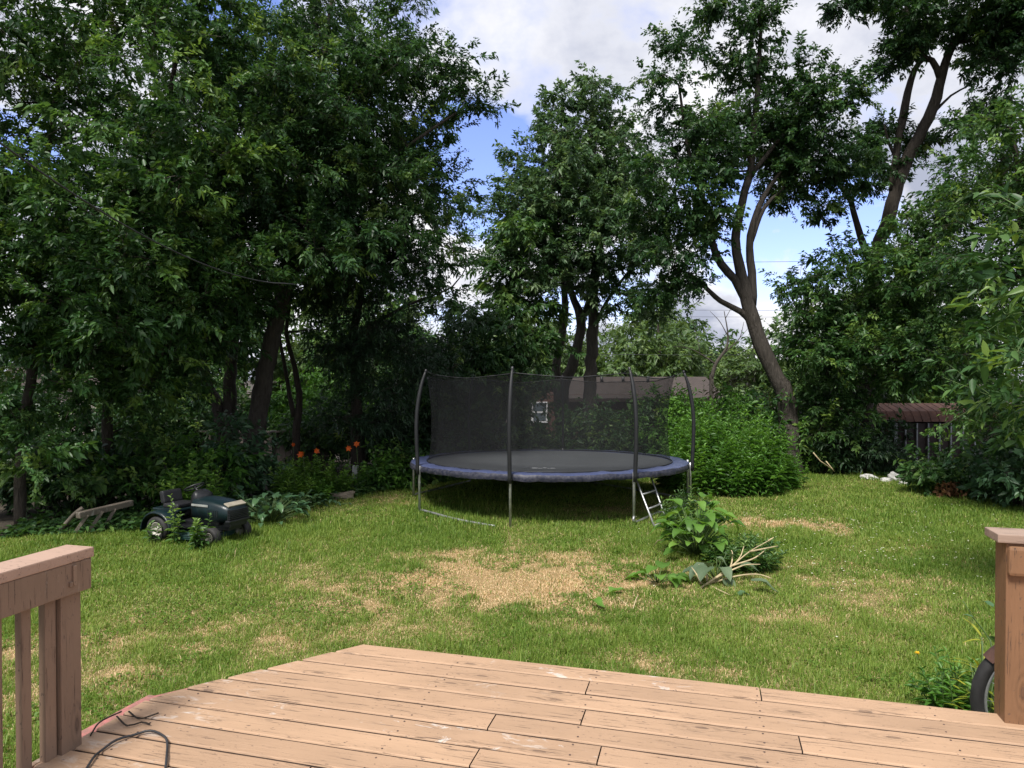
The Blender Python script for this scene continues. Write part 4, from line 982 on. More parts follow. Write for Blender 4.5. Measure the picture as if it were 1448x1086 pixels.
x, y = root_of(517, 628, 16.6)
tree('sapling', 'thin pale stemmed sapling beside the orange daylilies', 'sapling', (x, y, 0),
     [ground_trunk(x, y, .042, (512, 600, 16.6, .045), (507, 555, 16.6, .038), (498, 515, 16.6, .028), (510, 470, 16.6, .015))],
     [B(505, 470, 16.6, 45, 30, .6, .35, .9), B(480, 500, 16.6, 30, 20, .5, .35, .8)], 'leaf_dark', 'bark_light', .12, .045, seed=17)
# behind the trampoline
x, y = root_of(660, 600, 19.0)
tree('bushy_tree', 'round dark green tree behind the left part of the trampoline net', 'tree', (x, y, 0),
     [ground_trunk(x, y, .11, (662, 560, 19, .1), (655, 500, 19, .08), (668, 440, 19, .05))],
     [B(655, 490, 18.6, 75, 45, 1.6, .5, 1.5), B(640, 560, 18.6, 85, 50, 1.6, .5, 1.5), B(720, 560, 18.6, 60, 50, 1.4, .5, 1.4), B(690, 450, 18.8, 50, 35, 1.2, .45, 1.3), B(600, 530, 18.8, 60, 45, 1.3, .5, 1.3), B(670, 610, 18.4, 100, 35, 1.4, .5, 1.4)],
     'leaf_dark', 'bark_dark', .15, .06, seed=18, young=.06)
x, y = root_of(738, 590, 20.0)
tree('bushy_tree', 'narrow mid green tree standing left of the three grey trunks', 'tree', (x, y, 0),
     [ground_trunk(x, y, .10, (738, 540, 20, .09), (735, 460, 20, .075), (728, 380, 20, .05), (722, 320, 20, .03))],
     [B(725, 350, 19.6, 40, 55, 1.2, .48, 1.4), B(740, 430, 19.6, 55, 45, 1.4, .48, 1.5), B(735, 500, 19.6, 55, 40, 1.3, .48, 1.5), B(700, 390, 19.8, 30, 30, .9, .42, 1.0)],
     'leaf_maple', 'bark_dark', .15, .065, seed=19, young=.16)
# silver maple, three trunks
x, y = root_of(812, 600, 21.0)
tree('silver_maple', 'tall silver maple with three grey trunks rising behind the trampoline', 'tree', (x, y, float(terrain(x, y))),
     [ground_trunk(x + .22, y, .24, (834, 560, 21, .20), (837, 500, 21, .18), (839, 440, 21, .16), (838, 410, 21, .15), (848, 340, 20.9, .12), (840, 250, 20.8, .09), (838, 140, 20.7, .04)),
      ground_trunk(x - .05, y + .1, .22, (795, 560, 21.2, .19), (810, 515, 21.2, .17), (822, 460, 21.2, .15), (812, 425, 21.2, .12), (800, 390, 21.2, .09), (780, 300, 21, .06)),
      ground_trunk(x - .22, y + .2, .17, (787, 540, 21.4, .14), (795, 470, 21.4, .12), (799, 420, 21.4, .10), (790, 340, 21.3, .07), (770, 260, 21.2, .04)),
      [(*P(822, 458, 21.2), .08), (*P(830, 430, 21.2), .07), (*P(838, 395, 21.3), .05)],
      [(*P(836, 428, 21), .08), (*P(815, 408, 20.8), .07), (*P(790, 402, 20.6), .055), (*P(768, 415, 20.5), .03)],
      [(*P(840, 460, 21), .06), (*P(862, 420, 20.8), .05), (*P(900, 370, 20.6), .035), (*P(920, 340, 20.6), .02)],
      [(*P(846, 350, 20.9), .06), (*P(880, 310, 20.7), .045), (*P(905, 270, 20.6), .03)],
      [(*P(842, 300, 20.9), .06), (*P(800, 270, 20.6), .045), (*P(760, 270, 20.5), .025)]],
     [B(845, 135, 20.5, 26, 28, .8, .42, 1.0), B(800, 175, 20.4, 34, 34, 1.0, .45, 1.0), B(885, 190, 20.5, 30, 40, .9, .45, 1.0), B(838, 165, 20.4, 38, 45, 1.1, .48, 1.0), B(800, 220, 20.2, 60, 50, 1.6, .5, 1.15), B(860, 230, 20.4, 55, 55, 1.6, .5, 1.1), B(745, 285, 20.0, 62, 50, 1.7, .5, 1.3), B(790, 255, 20.0, 55, 42, 1.6, .5, 1.2), B(880, 290, 20.2, 55, 50, 1.5, .48, 1.15), B(830, 310, 19.8, 80, 55, 1.9, .5, 1.2), B(720, 300, 20.4, 32, 40, 1.0, .45, 1.2), B(760, 365, 19.8, 60, 35, 1.5, .48, 1.2), B(840, 375, 19.8, 70, 38, 1.7, .48, 1.1), B(905, 350, 20.0, 45, 55, 1.3, .48, 1.0), B(900, 430, 20.2, 45, 30, 1.1, .42, .8), B(872, 410, 19.8, 40, 28, 1.0, .42, .8), B(765, 395, 19.8, 35, 22, .9, .42, .9), B(790, 145, 20.6, 15, 25, .5, .35, .6), B(740, 230, 20.4, 20, 22, .6, .38, .8)],
     'leaf_silver', 'bark_light', .13, .055, seed=20, young=.14, twigs=15, hang=.12, per=34)
# leaning right maple
x, y = root_of(1118, 605, 17.0)
tree('maple_tree', 'tall maple with thick dark leaning trunk that forks right of the trampoline', 'tree', (x, y, 0),
     [ground_trunk(x, y, .30, (1114, 575, 17, 0.220), (1098, 535, 17, 0.189), (1081, 500, 17, 0.176), (1070, 468, 17, 0.172), (1060, 438, 17, 0.167), (1052, 405, 17, 0.145), (1046, 375, 17, 0.119), (1040, 338, 17, 0.106), (1050, 285, 17, 0.092), (1064, 225, 17, 0.084), (1070, 150, 16.9, 0.070), (1075, 60, 16.8, 0.044), (1080, -40, 16.8, 0.026)),
      [(*P(1063, 432, 17), 0.114), (*P(1064, 400, 17), 0.101), (*P(1060, 350, 17), 0.088), (*P(1070, 300, 17), 0.075), (*P(1088, 265, 17), 0.053), (*P(1120, 220, 16.8), 0.035)],
      [(*P(1060, 430, 17), 0.123), (*P(1038, 395, 17), 0.101), (*P(1012, 360, 17), 0.088), (*P(1000, 300, 16.9), 0.062), (*P(975, 220, 16.7), 0.044), (*P(960, 120, 16.6), 0.026)],
      [(*P(1062, 455, 17), 0.088), (*P(1047, 441, 17), 0.075), (*P(1019, 426, 16.9), 0.062), (*P(1004, 412, 16.8), 0.053), (*P(978, 390, 16.7), 0.044), (*P(955, 380, 16.6), 0.026)],
      [(*P(1060, 250, 17), 0.062), (*P(1100, 200, 16.9), 0.044), (*P(1128, 162, 16.9), 0.026), (*P(1141, 122, 16.9), 0.016), (*P(1146, 96, 16.9), 0.009), (*P(1141, 72, 16.9), 0.004)],
      [(*P(1061, 345, 17), 0.062), (*P(1080, 295, 17.0), 0.048), (*P(1105, 270, 17.0), 0.035), (*P(1130, 240, 17), 0.018)]],
     [B(1068, 20, 16.5, 36, 42, 1.0, .40, 1.0), B(1062, 95, 16.9, 42, 36, 1.1, .40, 1.0), B(1040, 170, 17.2, 62, 40, 1.3, .42, 1.0), B(1115, 150, 17.0, 58, 45, 1.4, .42, 1.15), B(1172, 150, 16.8, 32, 36, .9, .40, 1.0), B(1112, 215, 17.2, 78, 42, 1.5, .42, 1.2), B(1015, 235, 16.9, 55, 42, 1.3, .42, 1.1), B(960, 200, 16.5, 44, 50, 1.2, .42, 1.0), B(940, 125, 16.6, 24, 36, .7, .36, .9), B(962, 70, 16.6, 18, 26, .6, .34, .8), B(915, 250, 16.5, 36, 45, 1.0, .42, 1.1), B(960, 300, 16.4, 55, 42, 1.2, .42, 1.2), B(1000, 320, 17.0, 38, 28, .9, .40, 1.0), B(970, 362, 16.6, 40, 26, .9, .40, 1.0), B(928, 350, 16.6, 32, 36, .9, .40, 1.0),
      B(1165, 235, 16.9, 48, 32, 1.1, .40, 1.0), B(1160, 285, 16.9, 24, 22, .6, .34, .8), B(1198, 222, 16.9, 30, 26, .7, .36, .8), B(985, 405, 16.7, 16, 12, .4, .28, .5), B(938, 405, 16.7, 22, 20, .6, .34, .7), B(1010, 8, 16.6, 16, 10, .4, .28, .5), B(1110, 275, 17.3, 30, 20, .8, .36, .8)],
     'leaf_dark', 'bark', .10, .050, seed=21, young=.09, hang=.12, twigs=18, per=38)
# right tall tree against the sky
x, y = root_of(1222, 640, 19.0)
tree('maple_tree', 'tall open maple at upper right with two thick bare dark limbs against the sky', 'tree', (x, y, 0),
     [ground_trunk(x, y, .28, (1226, 480, 19, 0.206), (1238, 370, 18.8, 0.179), (1258, 300, 18.5, 0.165), (1285, 220, 18.2, 0.151), (1318, 155, 18, 0.131), (1332, 105, 17.9, 0.110), (1350, 60, 17.8, 0.083), (1390, 10, 17.6, 0.048), (1430, -60, 17.5, 0.028)),
      [(*P(1330, 110, 17.9), 0.089), (*P(1318, 85, 17.9), 0.076), (*P(1305, 80, 17.9), 0.062), (*P(1290, 40, 17.8), 0.041), (*P(1270, -30, 17.8), 0.028)],
      [(*P(1262, 270, 18.4), 0.096), (*P(1268, 210, 18.3), 0.089), (*P(1280, 150, 18.2), 0.099), (*P(1292, 100, 18.1), 0.069), (*P(1308, 82, 18), 0.055)],
      [(*P(1236, 380, 18.8), 0.110), (*P(1215, 330, 18.7), 0.083), (*P(1203, 285, 18.6), 0.069), (*P(1185, 255, 18.5), 0.048), (*P(1160, 235, 18.4), 0.030)],
      [(*P(1352, 60, 17.8), 0.048), (*P(1390, 55, 17.6), 0.034), (*P(1440, 50, 17.4), 0.021)],
      [(*P(1320, 160, 18), 0.034), (*P(1345, 135, 17.9), 0.028), (*P(1372, 120, 17.8), 0.014)],
      [(*P(1268, 225, 18.4), 0.048), (*P(1256, 200, 18.3), 0.034), (*P(1250, 175, 18.2), 0.021)]],
     [B(1305, 18, 17.4, 46, 30, 1.2, .38, 1.1), B(1360, 12, 17.2, 60, 32, 1.3, .40, 1.3), B(1425, 45, 17.0, 50, 50, 1.3, .42, 1.3), B(1275, 60, 17.6, 24, 20, .7, .34, .9), B(1240, 4, 17.6, 36, 12, .7, .32, .8), B(1196, 10, 17.6, 18, 9, .4, .28, .6), B(1420, 110, 17.1, 36, 22, .9, .38, 1.0), B(1262, 88, 17.7, 10, 12, .3, .26, .6), B(1480, 0, 17, 70, 90, 1.5, .48, 1.0), B(1350, -60, 17.2, 120, 55, 1.6, .48, 1.0), B(1320, 52, 18.4, 22, 16, .6, .34, .8), B(1385, 70, 17.6, 24, 14, .6, .34, .9),
      B(1254, 185, 18.5, 16, 22, .4, .28, .6), B(1300, 200, 18.5, 14, 16, .4, .26, .6), B(1262, 240, 18.6, 18, 20, .4, .28, .6), B(1225, 205, 18.0, 14, 14, .4, .26, .5), B(1215, 262, 18.2, 22, 18, .5, .30, .7), B(1362, 182, 17.5, 16, 8, .4, .24, .5), B(1402, 140, 17.4, 9, 14, .3, .24, .5)],
     'leaf_dark', 'bark_dark', .11, .052, seed=22, young=.08, hang=.12, per=38, twigs=17)
# right woods
x, y = root_of(1170, 640, 18.4)
tree('bushy_tree', 'leafy green tree right of the forked trunk, in front of the dark shed trees', 'tree', (x, y, 0),
     [ground_trunk(x, y, .10, (1172, 580, 18.4, .09), (1165, 480, 18.4, .07), (1170, 400, 18.4, .045))],
     [B(1155, 420, 17.0, 55, 45, 1.2, .45, 1.5), B(1180, 500, 16.9, 75, 60, 1.5, .48, 1.7), B(1160, 590, 17.2, 55, 55, 1.2, .45, 1.6), B(1230, 430, 17.0, 55, 50, 1.3, .46, 1.5), B(1195, 550, 17.2, 45, 40, 1.1, .42, 1.4), B(1120, 400, 17.4, 18, 18, .5, .32, .8), B(1200, 375, 17.2, 45, 30, 1.0, .42, 1.1)],
     'leaf_maple', 'bark_dark', .115, .05, seed=23, young=.10, per=28, hang=.12)
x, y = root_of(1222, 640, 20.5)
tree('bushy_tree', 'dense broad tree hanging over the rusty shed roof', 'tree', (x, y, 0),
     [ground_trunk(x, y, .16, (1225, 560, 20.4, .14), (1262, 450, 19.0, .11), (1320, 340, 17, .07), (1325, 280, 17, .04))],
     [B(1300, 480, 15.6, 90, 55, 1.7, .48, 1.6), B(1290, 395, 15.8, 75, 60, 1.6, .48, 1.5), B(1370, 430, 15.6, 80, 70, 1.6, .48, 1.6), B(1330, 330, 16.0, 65, 50, 1.4, .46, 1.4), B(1360, 515, 16.2, 80, 32, 1.3, .44, 1.5), B(1280, 525, 16.2, 55, 22, 1.0, .4, 1.2), B(1385, 572, 16.6, 45, 20, .8, .36, 1.2), B(1410, 300, 15.8, 70, 70, 1.5, .48, 1.5), B(1300, 310, 16.2, 40, 30, 1.0, .42, 1.1), B(1360, 260, 16.2, 40, 40, 1.0, .42, 1.1)],
     'leaf_maple', 'bark_dark', .12, .05, seed=24, young=.12, hang=.1, per=28)
x, y = root_of(1455, 680, 12.5)
tree('bushy_tree', 'tall dark green tree at the right edge above the shrubs', 'tree', (x, y, 0),
     [ground_trunk(x, y, .12, (1458, 560, 12.5, .10), (1450, 400, 12.4, .08), (1440, 250, 12.3, .05), (1430, 180, 12.3, .03))],
     [B(1420, 190, 12.0, 45, 65, 1.0, .42, 1.4), B(1450, 290, 11.8, 70, 80, 1.3, .45, 1.5), B(1415, 380, 11.8, 55, 50, 1.1, .42, 1.4), B(1460, 480, 11.8, 80, 90, 1.3, .45, 1.5), B(1500, 200, 12, 60, 120, 1.3, .45, 1.2), B(1440, 590, 12.0, 70, 50, 1.0, .42, 1.5)],
     'leaf_maple', 'bark_dark', .105, .045, seed=25, young=.13, per=28, hang=.12)
# big leaved branch reaching in from the right
x, y = root_of(1530, 700, 7.4)
tree('large_leaved_sapling', 'large leaved light green sapling reaching in at the right edge', 'sapling', (x, y, 0),
     [ground_trunk(x, y, .05, (1520, 600, 7.4, .045), (1500, 480, 7.3, .035), (1470, 380, 7.2, .02), (1455, 300, 7.2, .01))],
     [B(1425, 450, 7.0, 50, 30, .45, .26, 1.3), B(1450, 500, 7.0, 55, 45, .5, .28, 1.4), B(1430, 560, 7.0, 45, 35, .45, .26, 1.2), B(1445, 310, 7.1, 30, 25, .3, .22, 1.0), B(1460, 390, 7.1, 30, 40, .4, .24, 1.0), B(1500, 500, 7.2, 60, 120, .6, .3, 1.0)],
     'leaf_maple', 'stem_green', .15, .052, twigs=8, per=9, seed=26, young=.3, six=True, hang=.05, branch_r=.02)
# distant trees beyond the fence line
far = [(-8.0, 34, 8.6, 3.7, 'leaf_far', 'low pale tree glimpsed far behind the left trunks'), (-1.2, 38, 7.2, 3.4, 'leaf_far', 'far pale green tree seen between evergreen and the three trunks'), (3.8, 40, 7.8, 3.2, 'leaf_far', 'light green far tree just above the garage ridge'),
       (7.4, 36, 7.6, 2.9, 'leaf_far', 'light green far tree above the right end of the garage roof'), (10.2, 44, 8.4, 3.9, 'leaf_silver', 'greyish far tree left of the leaning trunk'), (13.6, 40, 7.0, 3.4, 'leaf_far', 'sunlit far tree just behind the leaning trunk'), (-15.5, 30, 9.6, 4.6, 'leaf_maple', 'far tree filling the gap behind the leftmost maple'), (20, 38, 9.6, 4.8, 'leaf_maple', 'far tree behind the right woods'), (.6, 52, 8.8, 4.6, 'leaf_far', 'farthest pale tree behind the garage'), (-5.4, 30, 6.8, 2.8, 'leaf_maple', 'mid green far tree behind the evergreen')]
for k, (x, y, h, r, lf, lab) in enumerate(far):
    g = float(terrain(x, y))
    tree('distant_tree', lab, 'tree', (x, y, g), [[(x, y, g, .2), (x + .1, y, g + h * .5, .14), (x, y, g + h * .9, .05)]],
         [((x, y, g + h * .62), (r, r, h * .36), .75, 1.4), ((x - r * .5, y, g + h * .45), (r * .6, r * .6, h * .28), .7, 1.2), ((x + r * .5, y - .3, g + h * .48), (r * .6, r * .6, h * .25), .7, 1.2), ((x, y - .5, g + h * .25), (r * 1.0, r * .7, h * .2), .7, 1.3)],
         lf, 'bark', .30, .13, twigs=11, per=11, seed=60 + k, young=.12, twl=1.5, group='trees far beyond the garden')
# dead bare sapling and dark twisted stem right of the garage
x, y = root_of(1007, 540, 24)
br = MB()
for pts in (((1006, 535, .07), (1012, 515, .06), (1020, 503, .05), (1028, 490, .04), (1029, 470, .025), (1024, 440, .012)), ((1020, 503, .03), (1034, 490, .022), (1046, 478, .014), (1052, 455, .007)), ((1029, 475, .018), (1018, 455, .012), (1004, 440, .006)), ((1026, 450, .012), (1036, 432, .006)), ((1012, 515, .03), (990, 500, .02), (972, 492, .012), (950, 490, .006)), ((990, 500, .014), (984, 470, .009), (975, 440, .005)), ((1046, 478, .01), (1060, 462, .005))):
    sp = smooth_path([(*P(a, b, 24), r) for a, b, r in pts], .12); br.tube(sp[:, :3], list(sp[:, 3]), 6)
br.beam(P(1006, 530, 24), (P(1006, 530, 24)[0], 24, -1.0), .12, .12)
tag(br.build('dead_tree', M['bark_light'], None, loc=(x, y, 0)), 'bare dead pale tree standing beside the right end of the garage roof', 'dead tree')
# ------------------------------------------------------------------ shrubs, bed plants, weeds
def gp(px, py, d=None):
    if d is None: return G(px, py)
    p = P(px, py, d); p[2] = 0; return p
stalks('goldenrod_clump', 'big bright green clump of tall goldenrod right of the trampoline', 'shrub', gp(1026, 683, 14.7), (1.35, 1.0), 1.72, 230, 'leaf_bright', .19, .046, 34, 41, lean=.22, dome=.50)
stalks('goldenrod_clump', 'tall bright green weeds rising behind the right trampoline pole and the big goldenrod', 'shrub', gp(1005, 660, 17.0), (1.1, .6), 1.95, 110, 'leaf_bright', .18, .048, 30, 49, lean=.2, dome=.35)
stalks('goldenrod_clump', 'low bright green weeds trailing right from the big goldenrod clump', 'shrub', gp(1082, 683, 14.9), (.75, .6), 1.05, 80, 'leaf_bright', .15, .036, 30, 48, lean=.3, dome=.4)
stalks('goldenrod_clump', 'smaller bright green clump of weeds tucked beside the right trampoline legs', 'shrub', gp(985, 690, 15.4), (.55, .6), 1.5, 70, 'leaf_bright', .17, .045, 34, 42, lean=.15)
shrub('shrub', 'rounded bright shrub behind the goldenrod and below the garage roof', 'shrub', gp(1000, 640, 18.2), (1.3, 1.0, 1.05), 'leaf_bright', .17, .07, 43, 1.3, .36, young=.2)
shrub('shrub', 'tall leafy shrub between the goldenrod and the leaning trunk', 'shrub', gp(1075, 640, 17.8), (.9, .9, 1.0), 'leaf_maple', .15, .065, 44, 1.3, .34)
shrub('conifer_shrub', 'brownish cone shaped evergreen behind the goldenrod beside the leaning trunk', 'shrub', gp(1052, 600, 20.5), (1.05, 1.0, 1.25), 'leaf_brown', .12, .035, 45, 1.5, .34, young=.05, hang=.3)
shrub('conifer_shrub', 'low dark spreading evergreen in front of the shed left corner', 'shrub', gp(1222, 668, 17.0), (.85, .65, .68), 'leaf_conifer', .12, .036, 46, 1.7, .26, young=.06, hang=.25)
sh1 = shrub('shrub', 'rounded shrub with brown dead leaves at its foot in front of the shed', 'shrub', gp(1345, 694, 14.2), (.68, .6, .44), 'leaf_maple', .14, .062, 47, 1.6, .25, young=.12)
a = Acc(); rg = np.random.default_rng(9); c = gp(1345, 700, 13.7)
n = 170; pos = c + np.stack([rg.normal(size=n) * .16, rg.normal(size=n) * .08, rg.random(n) * .30 + .02], 1)
V, fl, sz, fp = leaves_mesh(pos, rg.normal(size=(n, 3)) + np.array((0, 0, -.5)), rg.normal(size=(n, 3)), .10, .05, .2, True); a.add(V, fl, sz, np.repeat(rg.random(n), fp)); a.put('dead_leaves', M['leaf_dead'], sh1)
shrub('shrub', 'leafy dark shrub at the right edge of the lawn below the large leaved sapling', 'shrub', gp(1440, 705, 12.7), (.80, .6, .58), 'leaf_hosta', .15, .075, 48, 1.6, .26)
shrub('shrub', 'broad shrub behind the brown leaved shrub, against the shed wall', 'shrub', gp(1445, 650, 16.5), (.75, .6, .60), 'leaf_dark', .14, .06, 49, 1.5, .3)
shrub('shrub', 'small low weed bush left of the pale stones', 'shrub', gp(1165, 668, 17.2), (.55, .4, .35), 'leaf_maple', .12, .05, 50, 1.4, .22)
shrub('shrub', 'dark undergrowth bush between the goldenrod and the shed', 'shrub', gp(1140, 650, 18.0), (1.0, .7, .75), 'leaf_dark', .13, .055, 51, 1.5, .3)
shrub('shrub', 'dark undergrowth bush beneath the tree hanging over the shed', 'shrub', gp(1205, 640, 19.5), (1.0, .8, .9), 'leaf_dark', .14, .055, 52, 1.4, .32)
# behind the trampoline: young green growth seen through the net
for k, (px, d, r, lf, lab) in enumerate(((700, 17.6, (1.0, .8, .75), 'leaf_dark', 'dark bush seen through the left part of the net'), (790, 17.8, (1.0, .8, .62), 'leaf_maple', 'leafy bush seen through the middle of the net'), (850, 17.4, (.85, .8, .80), 'leaf_maple', 'taller bush seen through the net below the grey trunks'), (905, 17.8, (.9, .8, .95), 'leaf_maple', 'bush behind the right front pole of the trampoline'), (950, 17.4, (.8, .7, .85), 'leaf_bright', 'bright bush at the right edge of the net'), (630, 17.8, (.9, .8, .9), 'leaf_dark', 'dark bush behind the left edge of the net'))):
    shrub('shrub', lab, 'shrub', gp(px, 660, d), (r[0], r[1], r[2] * 1.12), lf, .14, .055, 70 + k, 1.4, .32, group='bushes behind the trampoline', young=.15)
# undergrowth along the left
for k, (px, d, r, lf, lab) in enumerate(((20, 12.2, (1.0, .8, .75), 'leaf_dark', 'shaded undergrowth bush at the left frame edge'), (110, 12.6, (1.0, .7, .62), 'leaf_dark', 'dark bush behind the tilted timber frame'), (190, 12.8, (.9, .7, .72), 'leaf_maple', 'shaded bush behind the mower seat'), (262, 12.9, (.9, .7, .75), 'leaf_bright', 'leafy bush behind the mower hood'), (330, 13.6, (.75, .6, .70), 'leaf_hosta', 'broad leaved bush below the leaning trunk'),
                                         (60, 15.5, (1.6, .9, 1.3), 'leaf_dark', 'tall dark thicket behind the leftmost maple'), (190, 17.4, (1.5, .9, 1.2), 'leaf_dark', 'tall dark thicket left of the grey fence'), (450, 17.5, (1.0, .8, .85), 'leaf_dark', 'dark bush behind the daylilies'), (540, 17.0, (.9, .8, .8), 'leaf_dark', 'dark bush between the sapling and the trampoline'), (-60, 13.5, (1.2, .9, 1.3), 'leaf_dark', 'dark thicket just outside the left edge'), (575, 19.5, (1.2, .9, 1.3), 'leaf_dark', 'tall dark thicket behind the evergreen'), (290, 21.5, (2.0, 1, 1.5), 'leaf_maple', 'sunlit bush behind the grey fence'), (450, 22, (1.6, 1, 1.5), 'leaf_bright', 'bright bush glimpsed behind the thin twin stems'))):
    shrub('shrub', lab, 'shrub', gp(px, 660, d), r, lf, .15, .062, 90 + k, 1.35, .32, group='undergrowth along the left bed', young=.07)
stalks('leafy_weed', 'upright leafy weed growing beside the mower steering wheel', 'weed', gp(275, 737, 11.5), (.36, .22), 1.2, 36, 'leaf_bur', .15, .055, 22, 110, lean=.2)
stalks('leafy_weed', 'pointed leaf weed at the edge of the left bed below the daylilies', 'weed', gp(408, 702, 13.0), (.30, .22), .85, 34, 'leaf_bur', .14, .04, 24, 111, lean=.2)
stalks('leafy_weed', 'dense leafy weed left of the white post, under the single orange blooms', 'weed', gp(462, 700, 13.9), (.42, .25), .72, 60, 'leaf_bur', .13, .05, 22, 163, lean=.35)
stalks('leafy_weed', 'low spreading weed on the bed edge above the tan edging block', 'weed', gp(436, 708, 13.2), (.35, .2), .50, 44, 'leaf_bright', .13, .045, 20, 164, lean=.45)
stalks('leafy_weed', 'tall weed in the bed just under the double orange bloom', 'weed', gp(418, 690, 14.2), (.4, .25), 1.0, 44, 'leaf_bur', .15, .06, 22, 165, lean=.3)
stalks('leafy_weed', 'leafy weed stems right of the white post beside the edging timber', 'weed', gp(524, 690, 14.8), (.3, .2), .55, 34, 'leaf_bur', .12, .045, 20, 166, lean=.3)
shrub('shrub', 'small rounded bright shrub beside the white post in the left bed', 'shrub', gp(547, 690, 14.8), (.38, .30, .44), 'leaf_bright', .12, .05, 112, 1.6, .2, young=.2)
shrub('shrub', 'low shrub at the bed corner behind the left trampoline pole', 'shrub', gp(572, 690, 15.6), (.45, .35, .42), 'leaf_maple', .12, .045, 113, 1.5, .22)
for k, (px, py, n, L, h, lab) in enumerate(((380, 742, 90, .19, .55, 'large blue green hosta at the front of the left bed beside the mower'), (352, 733, 48, .18, .50, 'hosta against the mower front wheel'), (412, 724, 60, .17, .44, 'second hosta clump in the left bed, right of the largest'), (452, 700, 18, .26, .42, 'broad leaved plant below the orange flowers'), (524, 692, 16, .22, .30, 'broad leaved plant right of the white post'), (330, 712, 26, .24, .55, 'shaded broad leaved plant behind the mower hood'), (300, 705, 24, .24, .62, 'tall broad leaved plant behind the steering wheel'), (440, 716, 20, .16, .20, 'small low hosta beside the tan edging block'), (470, 716, 12, .13, .12, 'smallest low plant in front of the tan edging block'))):
    rosette('hosta', lab, 'plant', gp(px, py), n, L, L * .62, 'leaf_bright' if k in (3, 4, 5, 6) else 'leaf_hosta', h, 120 + k, 'broad leaved plants in the left bed', .32 + .2 * (n > 35), el=(-.2, 1.0))
# daylilies: strap leaves and orange flowers
def daylily(px, py, d, lab, seed):
    rng = np.random.default_rng(seed); f = P(px, py, d); root = thing('daylily', (f[0], f[1], 0), lab, 'flower', 'orange daylilies in the left bed')
    st = Acc(); b = np.array((f[0] + rng.normal() * .08, f[1] + .05, 0.)); tube_np(st, [b, b * .4 + f * .6 + (.02, 0, .04), f], [.006, .005, .004], 5); st.put('stem', M['stem_green'], root, smooth=True)
    lv = Acc()
    for i in range(14): broad(lv, b + rng.normal(size=3) * (.04, .04, 0), rng.random() * 6.28, rng.uniform(.9, 1.35), rng.uniform(.5, .8), .03, rng.uniform(.5, .9), .1, 0, rng.random(), rng, point=.5, nl=8, nw=3)
    lv.put('leaves', M['leaf_maple'], root, smooth=True)
    fl = Acc()
    for q in range(1 if seed % 2 else 2):
        o = f + rng.normal(size=3) * (.05, .03, .05) * q; fc = unit(np.array((rng.normal() * .4, -1., .35))); rt_ = unit(np.cross(fc, (0, 0, 1.))); up_ = np.cross(rt_, fc)
        an = np.arange(6) * 1.047 + rng.random()
        dd_ = rt_ * np.cos(an)[:, None] + up_ * np.sin(an)[:, None] + fc * .45
        V, ff, sz, fp = leaves_mesh(np.tile(o, (6, 1)), dd_, np.tile(fc, (6, 1)), (.05 if seed == 9 else .078) * rng.uniform(.8, 1.1, 6), .042, .05, True); fl.add(V, ff, sz, np.repeat(rng.random(6), fp))
    fl.put('petals', M['orange'], root, smooth=True)
daylily(428, 642, 13.6, 'double orange daylily bloom lowest on the left of the bed', 2); daylily(447, 638, 13.8, 'single orange daylily just right of the double bloom', 3); daylily(493, 634, 13.8, 'orange daylily above the white post', 5); daylily(504, 628, 14.2, 'orange daylily beside the pale sapling stem', 7); daylily(415, 629, 14.6, 'small shaded orange daylily farthest back on the left', 9)
stalks('leafy_weed', 'leafy weed growing up in front of the mower between its wheels', 'weed', gp(283, 770, 9.65), (.08, .06), .58, 8, 'leaf_maple', .13, .05, 18, 160, lean=.25)
stalks('leafy_weed', 'small weed sprig beside the rear mower wheel', 'weed', gp(214, 770, 9.95), (.05, .04), .38, 4, 'leaf_maple', .11, .045, 14, 161, lean=.3)
stalks('leafy_weed', 'thin weed growing through the mower beside its seat', 'weed', gp(246, 760, 9.9), (.06, .05), .70, 5, 'leaf_maple', .12, .045, 16, 162, lean=.2)
# burdock weed and cut branch in the lawn
rosette('burdock', 'large bright leaved burdock weed standing in the lawn', 'weed', gp(985, 790), 64, .28, .20, 'leaf_bur', .80, 140, spread=.42, el=(-.1, .9), droop=.7, lobed=.05)
stalks('leafy_weed', 'tall feathery weed behind the burdock, in front of the trampoline ladder', 'weed', gp(968, 757), (.28, .25), .62, 46, 'leaf_maple', .12, .03, 26, 141, lean=.35)
rosette('burdock', 'low burdock leaves lying on the left of the weed pile', 'weed', gp(930, 826), 11, .26, .18, 'leaf_bur', .22, 142, spread=.24, el=(-.3, .6), droop=.5)
rosette('burdock', 'wilted burdock with grey pale leaf undersides right of the weed pile', 'weed', gp(1012, 822), 13, .27, .17, 'leaf_under', .34, 143, spread=.34, el=(-.6, .5), droop=.6)
stalks('leafy_weed', 'cut leafy weed stems heaped behind the dry branches', 'weed', gp(1048, 806), (.36, .26), .42, 60, 'leaf_maple', .12, .035, 22, 144, lean=.7)
dbp = [((990, 832, .0), (1010, 818, .08), (1035, 800, .18), (1060, 780, .30), (1086, 765, .42)), ((994, 830, .0), (1022, 812, .10), (1045, 790, .22), (1052, 772, .34)), ((1000, 828, 0), (1030, 806, .12), (1036, 785, .25), (1034, 778, .30)),
       ((1000, 826, 0), (1040, 815, .10), (1070, 812, .14), (1092, 818, .10)), ((1000, 826, 0), (1020, 836, .02), (1034, 842, .02)), ((1035, 800, .18), (1065, 790, .24), (1082, 778, .30)), ((1010, 818, .08), (1050, 800, .2), (1075, 798, .22)), ((1086, 765, .42), (1094, 760, .46)), ((1060, 780, .3), (1080, 776, .36), (1100, 772, .38)), ((992, 826, .02), (985, 812, .12), (978, 802, .18)), ((1000, 822, .04), (998, 808, .14), (988, 798, .22))]
